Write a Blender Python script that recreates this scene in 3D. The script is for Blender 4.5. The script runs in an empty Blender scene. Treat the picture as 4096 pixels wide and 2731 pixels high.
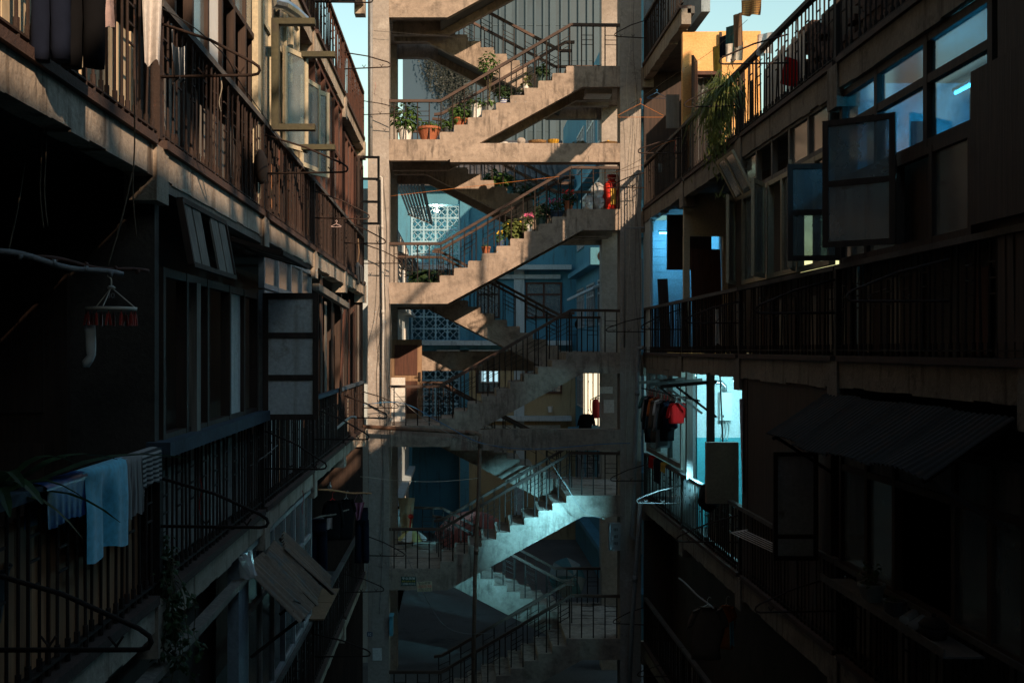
import bpy, math, random
from mathutils import Vector, Matrix
R = random.Random(7)
sc = bpy.context.scene
COL = sc.collection
rad = math.radians

# ------------------------------------------------------------------ camera
FPX, VPX, VPY, CAMZ = 4312.0, 1840.0, 1397.0, 7.4
cam = bpy.data.cameras.new('camera'); cam.sensor_width = 36.0
cam.lens = 36.0 * FPX / 4096.0
cam.shift_x = (2048.0 - VPX) / 4096.0
cam.shift_y = (VPY - 1365.5) / 4096.0
cam.clip_start = 0.05; cam.clip_end = 2000.0
camo = bpy.data.objects.new('camera', cam); COL.objects.link(camo)
camo.location = (0, 0, CAMZ); camo.rotation_euler = (rad(90), 0, 0)
sc.camera = camo

# ------------------------------------------------------------------ sky and sun
SUN = Vector((-0.50, 1.0, -0.50))          # direction the light travels
world = bpy.data.worlds.new('World'); sc.world = world; world.use_nodes = True
nt = world.node_tree
sky = nt.nodes.new('ShaderNodeTexSky'); sky.sky_type = 'NISHITA'; sky.sun_disc = False
sky.sun_elevation = math.atan2(-SUN.z, math.hypot(SUN.x, SUN.y))
sky.sun_rotation = math.atan2(-SUN.x, -SUN.y)
sky.air_density = 2.2; sky.dust_density = 0.4; sky.ozone_density = 2.5
bg = nt.nodes['Background']; bg.inputs['Strength'].default_value = 0.15
tint = nt.nodes.new('ShaderNodeMix'); tint.data_type = 'RGBA'; tint.blend_type = 'MULTIPLY'; tint.inputs[0].default_value = 1.0
tint.inputs[7].default_value = (0.88, 1.0, 1.04, 1)
nt.links.new(sky.outputs[0], tint.inputs[6]); nt.links.new(tint.outputs[2], bg.inputs['Color'])
sl = bpy.data.lights.new('sun', 'SUN'); sl.energy = 5.0; sl.angle = rad(0.5); sl.color = (1.0, 0.73, 0.50)
so = bpy.data.objects.new('sun', sl); COL.objects.link(so)
so.rotation_euler = SUN.to_track_quat('-Z', 'Y').to_euler(); so.location = (20, -40, 40)
vs = sc.view_settings
sc.display_settings.display_device = 'sRGB'
vs.view_transform = 'Standard'; vs.look = 'None'; vs.gamma = 1.0; vs.use_curve_mapping = False
vs.exposure = 0.30
sc.cycles.use_denoising = True
sc.cycles.max_bounces = 8; sc.cycles.diffuse_bounces = 4; sc.cycles.glossy_bounces = 3
sc.cycles.transmission_bounces = 6; sc.cycles.transparent_max_bounces = 16
sc.cycles.sample_clamp_indirect = 4.0
sc.cycles.caustics_reflective = False; sc.cycles.caustics_refractive = False

# ------------------------------------------------------------------ helpers
def at(px, py, Y):
    "a point at depth Y seen at photograph pixel px, py"
    return Vector(((px - VPX) * Y / FPX, Y, CAMZ + (VPY - py) * Y / FPX))

def depth_on(px, X):
    return X * FPX / (px - VPX)

WL = {}
def reg(o, off, parent):
    COL.objects.link(o)
    WL[o.name] = Vector(off)
    if parent is not None:
        o.parent = parent
        o.location = Vector(off) - WL[parent.name]
    else:
        o.location = off
    return o

def tag(o, label=None, cat=None, group=None, kind=None):
    if label: o['label'] = label
    if cat: o['category'] = cat
    if group: o['group'] = group
    if kind: o['kind'] = kind
    return o

def empty(name, loc, label=None, cat=None, group=None, parent=None):
    o = bpy.data.objects.new(name, None); o.empty_display_size = 0.2
    reg(o, Vector(loc), parent)
    return tag(o, label, cat, group)

class MB:
    "collects simple shapes into one mesh"
    def __init__(s, M=None):
        s.v = []; s.f = []; s.M = M
    def add(s, vs_, fs):
        n = len(s.v)
        if s.M is not None:
            s.v += [s.M @ Vector(p) for p in vs_]
        else:
            s.v += [Vector(p) for p in vs_]
        s.f += [[i + n for i in f] for f in fs]
        return s
    def box(s, x0, x1, y0, y1, z0, z1):
        return s.add([(x0,y0,z0),(x1,y0,z0),(x1,y1,z0),(x0,y1,z0),(x0,y0,z1),(x1,y0,z1),(x1,y1,z1),(x0,y1,z1)],
              [(0,3,2,1),(4,5,6,7),(0,1,5,4),(1,2,6,5),(2,3,7,6),(3,0,4,7)])
    def bar(s, p, q, w, h=None, up=(0,0,1)):
        h = h or w
        p = Vector(p); q = Vector(q); d = (q - p).normalized(); up = Vector(up)
        if abs(d.dot(up)) > 0.95: up = Vector((0,1,0))
        a = d.cross(up).normalized() * (w/2); b = a.cross(d).normalized() * (h/2)
        vs_ = [p-a-b, p+a-b, p+a+b, p-a+b, q-a-b, q+a-b, q+a+b, q-a+b]
        return s.add(vs_, [(0,3,2,1),(4,5,6,7),(0,1,5,4),(1,2,6,5),(2,3,7,6),(3,0,4,7)])
    def tube(s, pts, r, n=6, r2=None, cap=True):
        pts = [Vector(p) for p in pts]; m = len(pts); vs_ = []; fs = []
        prev = None
        for i, p in enumerate(pts):
            d = (pts[min(i+1, m-1)] - pts[max(i-1, 0)])
            d = d.normalized() if d.length > 1e-9 else Vector((0,0,1))
            if prev is None:
                u = Vector((0,0,1)) if abs(d.z) < 0.9 else Vector((1,0,0))
                a = d.cross(u).normalized()
            else:
                a = (prev - d * prev.dot(d)).normalized()
            prev = a; b = d.cross(a)
            rr = r if r2 is None else r + (r2 - r) * i / (m - 1)
            for k in range(n):
                t = 2*math.pi*k/n
                vs_.append(p + a*math.cos(t)*rr + b*math.sin(t)*rr)
        for i in range(m-1):
            for k in range(n):
                k2 = (k+1) % n
                fs.append((i*n+k, i*n+k2, (i+1)*n+k2, (i+1)*n+k))
        if cap:
            fs.append(tuple(range(n-1, -1, -1))); fs.append(tuple(range((m-1)*n, m*n)))
        return s.add(vs_, fs)
    def lathe(s, prof, c, n=14):
        c = Vector(c); vs_ = []; fs = []
        for r, z in prof:
            for k in range(n):
                t = 2*math.pi*k/n
                vs_.append((c.x + r*math.cos(t), c.y + r*math.sin(t), c.z + z))
        for i in range(len(prof)-1):
            for k in range(n):
                k2 = (k+1) % n
                fs.append((i*n+k, i*n+k2, (i+1)*n+k2, (i+1)*n+k))
        if prof[0][0] > 1e-4: fs.append(tuple(range(n-1, -1, -1)))
        if prof[-1][0] > 1e-4 and prof[-1] != prof[0]: fs.append(tuple(range((len(prof)-1)*n, len(prof)*n)))
        return s.add(vs_, fs)
    def prism(s, outline, y0, y1, axis='y'):
        "outline in XZ extruded along Y (or in YZ along X)"
        n = len(outline)
        if axis == 'y':
            vs_ = [(x, y0, z) for x, z in outline] + [(x, y1, z) for x, z in outline]
        elif axis == 'x':
            vs_ = [(y0, x, z) for x, z in outline] + [(y1, x, z) for x, z in outline]
        else:
            vs_ = [(x, z, y0) for x, z in outline] + [(x, z, y1) for x, z in outline]
        fs = [tuple(range(n)), tuple(range(2*n-1, n-1, -1))]
        for i in range(n):
            j = (i+1) % n
            fs.append((i, n+i, n+j, j))
        return s.add(vs_, fs)
    def grid(s, fn, nu, nv):
        vs_ = [fn(i/nu, j/nv) for j in range(nv+1) for i in range(nu+1)]
        fs = [(j*(nu+1)+i, j*(nu+1)+i+1, (j+1)*(nu+1)+i+1, (j+1)*(nu+1)+i) for j in range(nv) for i in range(nu)]
        return s.add(vs_, fs)
    def sphere(s, c, r, n=8, m=6, sq=(1,1,1)):
        c = Vector(c)
        prof = [(r*math.sin(math.pi*i/m), -r*math.cos(math.pi*i/m)) for i in range(m+1)]
        vs_ = []; fs = []
        for pr, z in prof:
            for k in range(n):
                t = 2*math.pi*k/n
                vs_.append((c.x+pr*math.cos(t)*sq[0], c.y+pr*math.sin(t)*sq[1], c.z+z*sq[2]))
        for i in range(m):
            for k in range(n):
                k2 = (k+1) % n
                fs.append((i*n+k, i*n+k2, (i+1)*n+k2, (i+1)*n+k))
        return s.add(vs_, fs)
    def mesh(s, name, mat, off=(0,0,0), smooth=False):
        off = Vector(off)
        me = bpy.data.meshes.new(name)
        me.from_pydata([tuple(p - off) for p in s.v], [], s.f)
        if mat is not None: me.materials.append(mat)
        if smooth:
            me.polygons.foreach_set('use_smooth', [True]*len(me.polygons))
        me.validate(); me.update()
        return me
    def build(s, name, mat, parent=None, base=None, smooth=False):
        if parent is not None:
            off = WL[parent.name]
        elif base is not None:
            off = Vector(base)
        else:
            xs = [p.x for p in s.v]; ys = [p.y for p in s.v]; zs = [p.z for p in s.v]
            off = Vector(((min(xs)+max(xs))/2, (min(ys)+max(ys))/2, min(zs)))
        o = bpy.data.objects.new(name, s.mesh(name, mat, off, smooth))
        return reg(o, off, parent)

def inst(name, me, loc, parent, scale=None, rz=None):
    o = bpy.data.objects.new(name, me); reg(o, Vector(loc), parent)
    if scale: o.scale = scale
    if rz: o.rotation_euler = (0, 0, rz)
    return o

def frame_at(loc, xdir, zdir=(0,0,1)):
    "matrix whose x axis is xdir, z axis about zdir"
    x = Vector(xdir).normalized(); z = Vector(zdir); y = z.cross(x).normalized(); z = x.cross(y).normalized()
    M = Matrix.Identity(4)
    for i in range(3):
        M[i][0] = x[i]; M[i][1] = y[i]; M[i][2] = z[i]; M[i][3] = loc[i]
    return M

# ------------------------------------------------------------------ materials
def new_mat(name):
    m = bpy.data.materials.new(name); m.use_nodes = True
    return m, m.node_tree, m.node_tree.nodes['Principled BSDF']

def noise(nt, scale, detail=5, rough=0.55, stretch=None, obj=False):
    if obj:
        g = nt.nodes.new('ShaderNodeTexCoord'); outp = g.outputs['Object']
    else:
        g = nt.nodes.new('ShaderNodeNewGeometry'); outp = g.outputs['Position']
    mp = nt.nodes.new('ShaderNodeMapping'); mp.inputs['Scale'].default_value = stretch or (1,1,1)
    nt.links.new(outp, mp.inputs['Vector'])
    n = nt.nodes.new('ShaderNodeTexNoise'); n.inputs['Scale'].default_value = scale
    n.inputs['Detail'].default_value = detail; n.inputs['Roughness'].default_value = rough
    nt.links.new(mp.outputs[0], n.inputs['Vector'])
    return n

def ramp(nt, src, lo, hi):
    r = nt.nodes.new('ShaderNodeMapRange'); r.inputs['From Min'].default_value = lo; r.inputs['From Max'].default_value = hi
    nt.links.new(src, r.inputs['Value']); return r.outputs[0]

def mix(nt, fac, a, b, mode='MIX'):
    m = nt.nodes.new('ShaderNodeMix'); m.data_type = 'RGBA'; m.blend_type = mode
    if isinstance(fac, (int, float)): m.inputs[0].default_value = fac
    else: nt.links.new(fac, m.inputs[0])
    for s, v in ((6, a), (7, b)):
        if isinstance(v, tuple): m.inputs[s].default_value = (*v[:3], 1)
        else: nt.links.new(v, m.inputs[s])
    return m.outputs[2]

def weathered(name, c1, c2, scale=1.2, stain=None, stain_lo=0.55, streak=None, rough=0.85, metal=0.0,
              bump=0.3, fine=30.0, vary=0.0, spec=0.3, crack=False, soft=0.14, drip=None):
    m, nt, b = new_mat(name)
    n1 = noise(nt, scale, 6, 0.62)
    col = mix(nt, ramp(nt, n1.outputs['Fac'], 0.32, 0.68), c1, c2)
    if stain:
        n2 = noise(nt, scale*2.3, 7, 0.68)
        col = mix(nt, ramp(nt, n2.outputs['Fac'], stain_lo, stain_lo+soft), col, stain)
    if streak:
        n3 = noise(nt, 7.0, 4, 0.6, (1, 1, 0.12))
        col = mix(nt, ramp(nt, n3.outputs['Fac'], 0.54, 0.72), col, streak)
    if drip:
        n5 = noise(nt, 11.0, 5, 0.65, (1, 1, 0.16)); n6 = noise(nt, 0.9, 3, 0.5)
        dk = nt.nodes.new('ShaderNodeMath'); dk.operation = 'MULTIPLY'
        nt.links.new(ramp(nt, n5.outputs['Fac'], 0.48, 0.64), dk.inputs[0]); nt.links.new(ramp(nt, n6.outputs['Fac'], 0.42, 0.58), dk.inputs[1])
        col = mix(nt, dk.outputs[0], col, drip)
    nf = noise(nt, fine, 5, 0.7)
    dark = nt.nodes.new('ShaderNodeMapRange')
    dark.inputs['From Min'].default_value = 0.3; dark.inputs['From Max'].default_value = 0.7
    dark.inputs['To Min'].default_value = 0.78; dark.inputs['To Max'].default_value = 1.15
    nt.links.new(nf.outputs['Fac'], dark.inputs['Value'])
    mu = nt.nodes.new('ShaderNodeVectorMath'); mu.operation = 'SCALE'
    nt.links.new(col, mu.inputs[0]); nt.links.new(dark.outputs[0], mu.inputs['Scale'])
    col = mu.outputs[0]
    if crack:
        vo = nt.nodes.new('ShaderNodeTexVoronoi'); vo.feature = 'DISTANCE_TO_EDGE'; vo.inputs['Scale'].default_value = 0.6
        g = nt.nodes.new('ShaderNodeNewGeometry')
        nw = noise(nt, 3.0, 5, 0.6)
        ad = nt.nodes.new('ShaderNodeVectorMath'); ad.operation = 'ADD'
        nt.links.new(g.outputs['Position'], ad.inputs[0]); nt.links.new(nw.outputs['Color'], ad.inputs[1])
        nt.links.new(ad.outputs[0], vo.inputs['Vector'])
        mk = nt.nodes.new('ShaderNodeMath'); mk.operation = 'MULTIPLY'
        nt.links.new(ramp(nt, vo.outputs['Distance'], 0.008, 0.0), mk.inputs[0])
        nt.links.new(ramp(nt, noise(nt, 0.8, 3).outputs['Fac'], 0.50, 0.62), mk.inputs[1])
        col = mix(nt, mk.outputs[0], col, (c1[0]*0.42, c1[1]*0.40, c1[2]*0.37))
    if vary:
        oi = nt.nodes.new('ShaderNodeObjectInfo')
        hs = nt.nodes.new('ShaderNodeHueSaturation')
        v = nt.nodes.new('ShaderNodeMapRange'); v.inputs['To Min'].default_value = 1 - vary; v.inputs['To Max'].default_value = 1 + vary
        nt.links.new(oi.outputs['Random'], v.inputs['Value']); nt.links.new(v.outputs[0], hs.inputs['Value'])
        nt.links.new(col, hs.inputs['Color']); col = hs.outputs[0]
    nt.links.new(col, b.inputs['Base Color'])
    b.inputs['Roughness'].default_value = rough; b.inputs['Metallic'].default_value = metal
    b.inputs['Specular IOR Level'].default_value = spec
    if bump:
        bp = nt.nodes.new('ShaderNodeBump'); bp.inputs['Strength'].default_value = bump; bp.inputs['Distance'].default_value = 0.02
        sm = nt.nodes.new('ShaderNodeMath'); sm.operation = 'ADD'
        nt.links.new(nf.outputs['Fac'], sm.inputs[0]); nt.links.new(n1.outputs['Fac'], sm.inputs[1])
        nt.links.new(sm.outputs[0], bp.inputs['Height']); nt.links.new(bp.outputs[0], b.inputs['Normal'])
    return m

def plain(name, c, rough=0.6, metal=0.0, vary=0.06, spec=0.4, trans=0.0, alpha=1.0, scale=14.0, sheen=0.0):
    m, nt, b = new_mat(name)
    n1 = noise(nt, scale, 4, 0.6)
    col = mix(nt, ramp(nt, n1.outputs['Fac'], 0.3, 0.7), tuple(x*(1-2.2*vary) for x in c), tuple(min(1, x*(1+1.6*vary)) for x in c))
    nt.links.new(col, b.inputs['Base Color'])
    b.inputs['Roughness'].default_value = rough; b.inputs['Metallic'].default_value = metal
    b.inputs['Specular IOR Level'].default_value = spec
    b.inputs['Transmission Weight'].default_value = trans
    b.inputs['Alpha'].default_value = alpha
    b.inputs['Sheen Weight'].default_value = sheen
    return m

def wood(name, c1, c2, rough=0.7, vary=0.15, axis='z', scale=1.0):
    m, nt, b = new_mat(name)
    st = {'z': (9, 9, 0.5), 'x': (0.5, 9, 9), 'y': (9, 0.5, 9)}[axis]
    n1 = noise(nt, 3.0*scale, 6, 0.65, st)
    n2 = noise(nt, 1.3, 5, 0.6)
    col = mix(nt, ramp(nt, n1.outputs['Fac'], 0.35, 0.65), c1, c2)
    col = mix(nt, ramp(nt, n2.outputs['Fac'], 0.52, 0.75), col, tuple(x*0.45 for x in c1))
    oi = nt.nodes.new('ShaderNodeObjectInfo'); hs = nt.nodes.new('ShaderNodeHueSaturation')
    v = nt.nodes.new('ShaderNodeMapRange'); v.inputs['To Min'].default_value = 1-vary; v.inputs['To Max'].default_value = 1+vary
    nt.links.new(oi.outputs['Random'], v.inputs['Value']); nt.links.new(v.outputs[0], hs.inputs['Value'])
    nt.links.new(col, hs.inputs['Color']); nt.links.new(hs.outputs[0], b.inputs['Base Color'])
    b.inputs['Roughness'].default_value = rough; b.inputs['Specular IOR Level'].default_value = 0.25
    bp = nt.nodes.new('ShaderNodeBump'); bp.inputs['Strength'].default_value = 0.35; bp.inputs['Distance'].default_value = 0.01
    nt.links.new(n1.outputs['Fac'], bp.inputs['Height']); nt.links.new(bp.outputs[0], b.inputs['Normal'])
    return m

def glass(name, tint=(0.75, 0.85, 0.88), dirt=(0.20, 0.24, 0.25), dirt_amt=0.25, rough=0.04):
    m, nt, b = new_mat(name)
    nt.nodes.remove(b)
    out = nt.nodes['Material Output']
    tr = nt.nodes.new('ShaderNodeBsdfTransparent'); tr.inputs[0].default_value = (*tint, 1)
    gl = nt.nodes.new('ShaderNodeBsdfGlossy'); gl.inputs['Roughness'].default_value = rough
    df = nt.nodes.new('ShaderNodeBsdfDiffuse'); df.inputs[0].default_value = (*dirt, 1)
    lw = nt.nodes.new('ShaderNodeLayerWeight'); lw.inputs['Blend'].default_value = 0.5
    pw = nt.nodes.new('ShaderNodeMath'); pw.operation = 'POWER'; pw.inputs[1].default_value = 4.0
    nt.links.new(lw.outputs['Facing'], pw.inputs[0])
    fr = nt.nodes.new('ShaderNodeMath'); fr.operation = 'MULTIPLY_ADD'; fr.inputs[1].default_value = 0.8; fr.inputs[2].default_value = 0.04
    nt.links.new(pw.outputs[0], fr.inputs[0])
    m1 = nt.nodes.new('ShaderNodeMixShader'); m2 = nt.nodes.new('ShaderNodeMixShader')
    n = noise(nt, 2.2, 5, 0.65)
    f = nt.nodes.new('ShaderNodeMath'); f.operation = 'MULTIPLY'; f.inputs[1].default_value = dirt_amt*1.6
    nt.links.new(n.outputs['Fac'], f.inputs[0])
    nt.links.new(f.outputs[0], m1.inputs[0]); nt.links.new(tr.outputs[0], m1.inputs[1]); nt.links.new(df.outputs[0], m1.inputs[2])
    nt.links.new(fr.outputs[0], m2.inputs[0]); nt.links.new(m1.outputs[0], m2.inputs[1]); nt.links.new(gl.outputs[0], m2.inputs[2])
    bp = nt.nodes.new('ShaderNodeBump'); bp.inputs['Strength'].default_value = 0.05
    n4 = noise(nt, 1.5, 2, 0.5); nt.links.new(n4.outputs['Fac'], bp.inputs['Height'])
    nt.links.new(bp.outputs[0], gl.inputs['Normal'])
    nt.links.new(m2.outputs[0], out.inputs['Surface'])
    return m

def emit(name, c, s):
    m, nt, b = new_mat(name)
    b.inputs['Base Color'].default_value = (*c, 1)
    b.inputs['Emission Color'].default_value = (*c, 1); b.inputs['Emission Strength'].default_value = s
    return m

def stripes(name, c1, c2, scale, axis=0, rough=0.9):
    m, nt, b = new_mat(name)
    g = nt.nodes.new('ShaderNodeTexCoord')
    w = nt.nodes.new('ShaderNodeTexWave'); w.inputs['Scale'].default_value = scale
    w.bands_direction = 'XYZ'[axis]; w.inputs['Distortion'].default_value = 0.6
    nt.links.new(g.outputs['Object'], w.inputs['Vector'])
    col = mix(nt, ramp(nt, w.outputs['Fac'], 0.4, 0.6), c1, c2)
    nt.links.new(col, b.inputs['Base Color']); b.inputs['Roughness'].default_value = rough
    return m

def leaf(name, c1, c2):
    m, nt, b = new_mat(name)
    n = noise(nt, 9.0, 3, 0.6)
    col = mix(nt, ramp(nt, n.outputs['Fac'], 0.35, 0.65), c1, c2)
    nt.links.new(col, b.inputs['Base Color']); b.inputs['Roughness'].default_value = 0.5
    b.inputs['Specular IOR Level'].default_value = 0.3
    out = nt.nodes['Material Output']
    t = nt.nodes.new('ShaderNodeBsdfTranslucent'); nt.links.new(col, t.inputs[0])
    ms = nt.nodes.new('ShaderNodeMixShader'); ms.inputs[0].default_value = 0.3
    nt.links.new(b.outputs[0], ms.inputs[1]); nt.links.new(t.outputs[0], ms.inputs[2])
    nt.links.new(ms.outputs[0], out.inputs['Surface'])
    return m

M = {}
M['stair'] = weathered('stair_concrete', (0.41,0.325,0.262), (0.275,0.215,0.17), 1.5, stain=(0.175,0.138,0.11), stain_lo=0.50, soft=0.20, drip=(0.15,0.118,0.095), bump=0.6, fine=11, crack=True)
M['column'] = weathered('column_plaster', (0.36,0.315,0.28), (0.27,0.235,0.205), 1.1, stain=(0.44,0.40,0.36), stain_lo=0.60, streak=None, bump=0.5, fine=14, crack=True)
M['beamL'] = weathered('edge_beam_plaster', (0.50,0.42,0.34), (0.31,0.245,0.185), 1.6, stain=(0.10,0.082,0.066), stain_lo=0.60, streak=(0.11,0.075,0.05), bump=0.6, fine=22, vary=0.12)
M['beamR'] = weathered('dark_beam_plaster', (0.26,0.225,0.185), (0.17,0.145,0.12), 1.6, stain=(0.07,0.06,0.05), stain_lo=0.58, streak=(0.08,0.06,0.045), bump=0.6, fine=22, vary=0.12)  # same mottling as the other beams, in darker tones
M['soffit'] = weathered('dark_soffit', (0.13,0.125,0.12), (0.08,0.078,0.075), 1.2, stain=(0.05,0.05,0.05), bump=0.3)  # dark grey, mottled at random
M['roomwall'] = weathered('dark_room_wall', (0.085,0.07,0.058), (0.05,0.042,0.036), 0.9, stain=(0.03,0.026,0.022), bump=0.3)  # dark tone puts the deep shade of the rooms into the colour
M['rust'] = weathered('rusty_iron', (0.04,0.024,0.019), (0.026,0.017,0.014), 5.0, stain=(0.085,0.036,0.022), stain_lo=0.60, rough=0.8, metal=0.1, bump=0.4, fine=60, vary=0.4)
M['rustred'] = weathered('red_rusty_iron', (0.085,0.034,0.022), (0.045,0.024,0.018), 5.0, stain=(0.13,0.05,0.028), stain_lo=0.58, rough=0.8, metal=0.1, bump=0.4, fine=60)
M['angle'] = weathered('rusty_angle_bar', (0.085,0.05,0.04), (0.055,0.035,0.029), 3.0, stain=(0.04,0.03,0.027), rough=0.8, bump=0.5, fine=50)
M['iron'] = weathered('black_iron', (0.022,0.018,0.016), (0.032,0.022,0.018), 6.0, stain=(0.07,0.032,0.02), stain_lo=0.66, rough=0.75, metal=0.0, bump=0.2, spec=0.2, vary=0.35)
M['handwood'] = wood('handrail_wood', (0.105,0.062,0.045), (0.055,0.034,0.027), 0.6, axis='x')
M['greyrail'] = weathered('grey_timber_rail', (0.12,0.107,0.098), (0.065,0.06,0.057), 3.0, stain=(0.22,0.2,0.19), stain_lo=0.66, bump=0.4)
M['bluerail'] = weathered('blue_painted_rail', (0.06,0.09,0.12), (0.045,0.06,0.075), 3.0, stain=(0.13,0.12,0.11), stain_lo=0.62, bump=0.4)
M['ground'] = weathered('yard_paving', (0.13,0.125,0.12), (0.09,0.085,0.08), 0.5, stain=(0.05,0.05,0.05), bump=0.4)
M['bluewall'] = weathered('blue_grey_render', (0.30,0.36,0.40), (0.22,0.27,0.31), 0.6, stain=(0.12,0.15,0.17), stain_lo=0.62, streak=(0.13,0.16,0.18), bump=0.2)
M['cream'] = weathered('cream_paint', (0.55,0.47,0.33), (0.45,0.38,0.26), 2.0, stain=(0.22,0.17,0.11), stain_lo=0.66, bump=0.2)
M['white'] = weathered('grubby_white_paint', (0.66,0.64,0.60), (0.55,0.52,0.48), 2.0, stain=(0.30,0.27,0.23), stain_lo=0.68, bump=0.15)
M['alu'] = weathered('aluminium', (0.50,0.51,0.52), (0.42,0.43,0.44), 3.0, stain=(0.28,0.24,0.2), stain_lo=0.7, rough=0.45, metal=0.5, bump=0.1)
M['darkwood'] = wood('dark_timber', (0.065,0.04,0.03), (0.035,0.024,0.02))
M['redwood'] = wood('red_brown_timber', (0.11,0.045,0.03), (0.06,0.029,0.021))
M['greywood'] = wood('grey_weathered_timber', (0.26,0.225,0.19), (0.13,0.112,0.095))
M['orangewood'] = wood('orange_plank', (0.52,0.24,0.11), (0.34,0.15,0.07), vary=0.3)
M['creamboard'] = wood('cream_board', (0.62,0.50,0.34), (0.52,0.41,0.27), vary=0.08)
M['ply'] = wood('brown_plywood', (0.27,0.17,0.10), (0.18,0.11,0.065))
M['olive'] = weathered('olive_steel', (0.075,0.068,0.035), (0.05,0.045,0.026), 3.0, stain=(0.05,0.04,0.03), rough=0.55, bump=0.2)
M['glass'] = glass('window_glass')
M['glassdirty'] = glass('dusty_glass', (0.6,0.7,0.74), (0.30,0.33,0.33), 0.5, 0.12)
M['frost'] = weathered('frosted_pane', (0.66,0.66,0.65), (0.54,0.54,0.53), 1.8, stain=(0.30,0.25,0.20), stain_lo=0.60, streak=(0.40,0.37,0.33), rough=0.35, bump=0.08)
M['tin'] = weathered('corrugated_tin', (0.15,0.155,0.15), (0.10,0.10,0.095), 2.0, stain=(0.13,0.075,0.05), stain_lo=0.6, rough=0.55, metal=0.35, bump=0.2)
M['pvc'] = weathered('white_pvc_pipe', (0.55,0.52,0.48), (0.46,0.43,0.39), 2.0, stain=(0.25,0.22,0.19), stain_lo=0.68, rough=0.5, bump=0.1)
M['pvcgrey'] = weathered('grey_pvc_pipe', (0.26,0.26,0.26), (0.20,0.20,0.20), 2.0, stain=(0.12,0.11,0.1), stain_lo=0.66, rough=0.5, bump=0.1)
M['rustpipe'] = weathered('brown_pipe', (0.21,0.12,0.08), (0.13,0.075,0.055), 3.0, stain=(0.07,0.045,0.035), rough=0.6, bump=0.2)

# ------------------------------------------------------------------ ground
g = MB(); g.box(-600, 600, -300, 900, -0.4, 0.0)
tag(g.build('ground', M['ground'], base=(0,0,0)), kind='structure')

H = 2.92
LX, RX = -1.94, 3.72
POSTS = [-0.4, 3.3, 7.0, 10.7, 14.4, 18.1, 21.8]
LF = [H*k for k in range(8)]              # floors of the sunlit block (and stair landings)
RF = [1.5 + H*k for k in range(7)]        # floors of the shaded block, half a storey up

LB = empty('apartment_block', (LX-2.5, 6, 0), 'old apartment block in sunlight with rusty balcony railings beside the stair tower', 'building')
RB = empty('apartment_block', (RX+2.5, 6, 0), 'dark shaded apartment block facing the sunlit one across the yard', 'building')
ST = empty('stair_tower', (0.9, 23.6, 0), 'open concrete stair tower with zigzag flights between the two blocks', 'stairs')

# a baluster one metre tall, with the thick sleeve at its foot
def baluster_mesh(name, mat, r=0.011, sleeve=True):
    b = MB(); b.tube([(0,0,0),(0,0,1)], r, 6)
    if sleeve: b.tube([(0,0,0),(0,0,0.13)], r*1.75, 6)
    return b.mesh(name, mat)
BAL = {'L': baluster_mesh('baluster', M['rust'], 0.0088), 'T': baluster_mesh('baluster', M['rustred'], 0.0088),
       'R': baluster_mesh('baluster', M['iron'], 0.0098), 'S': baluster_mesh('baluster', M['iron'], 0.0135, False)}

def railing(parent, X, Y0, Y1, zf, h, key, railmat, mat, pitch=0.122, wavy=0.0):
    r = MB()
    inner = 0.0
    r.bar((X, Y0, zf+h), (X, Y1, zf+h), 0.075, 0.05)
    o = r.build('balcony_railing', railmat, parent)
    q = MB()
    q.box(X-0.03, X+0.03, Y1-0.035, Y1+0.035, zf, zf+h-0.027)
    q.bar((X, Y0, zf+0.05), (X, Y1-0.04, zf+0.05), 0.03, 0.012)
    q.build('post', mat, o)
    n = int((Y1-Y0-0.1)/pitch); step = (Y1-Y0-0.1)/n
    u = MB()
    for i in range(1, n+1):
        y = Y0 + 0.05 + (i-0.5)*step
        if R.random() > 0.025:
            b = inst('baluster', BAL[key], (X + R.uniform(-.005,.005), y + R.uniform(-.006,.006), zf+0.0), o, (1, 1, h-0.026))
            b.rotation_euler = (R.gauss(0, .012) if R.random() > 0.06 else R.uniform(-.05,.05), R.uniform(-.006,.006), R.uniform(0, 1))
        if i % 3 == 1 and i < n:
            for k in range(3):
                z = zf + h*(0.52 + 0.13*k)
                u.bar((X, y, z), (X, y+step, z), 0.012)
    tag(u.build('rung', mat, o), kind='stuff')
    return o

# ------------------------------------------------------------------ the two blocks: slabs, beams, walls
def block_floors(B, X, s, floors, y0, y1, beam_h, bm, depth=4.6):
    for zf in floors:
        m = MB(); m.box(min(X, X-s*depth), max(X, X-s*depth), y0, y1, zf-0.14, zf-0.02)
        # keep the slab edge behind the beam
        for p in m.v:
            if abs(p.x - X) < 1e-6: p.x = X - s*0.10
        m.build('floor_slab', M['soffit'], B)
        ys = [y0] + [p for p in POSTS if y0 < p < y1-0.3] + [y1]
        for a, b in zip(ys[:-1], ys[1:]):
            e = MB(); jut = R.uniform(-0.012, 0.012); hh = beam_h + R.uniform(-0.015, 0.015)
            nseg = 14
            # slightly ragged lower edge
            for i in range(nseg):
                ya = a + (b-a)*i/nseg; yb = a + (b-a)*(i+1)/nseg
                d0 = R.uniform(-.012, .012)
                xa, xb = X - s*0.16, X + s*jut
                e.box(min(xa, xb), max(xa, xb), ya, yb, zf-hh+d0, zf-0.06)
            e.build('edge_beam', bm, B)
            c = MB(); xa, xb = X - s*0.20, X + s*(jut+0.022)
            c.box(min(xa, xb), max(xa, xb), b-0.14, b+0.14, zf-beam_h-0.16, zf-0.055)
            c.build('corbel', bm, B)
            an = MB(); xa, xb = X - s*0.17, X + s*(jut+0.035)
            an.box(min(xa, xb), max(xa, xb), a+0.01, b-0.145, zf-0.058, zf-0.003)
            an.build('angle_bar', M['angle'], B)

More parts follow.
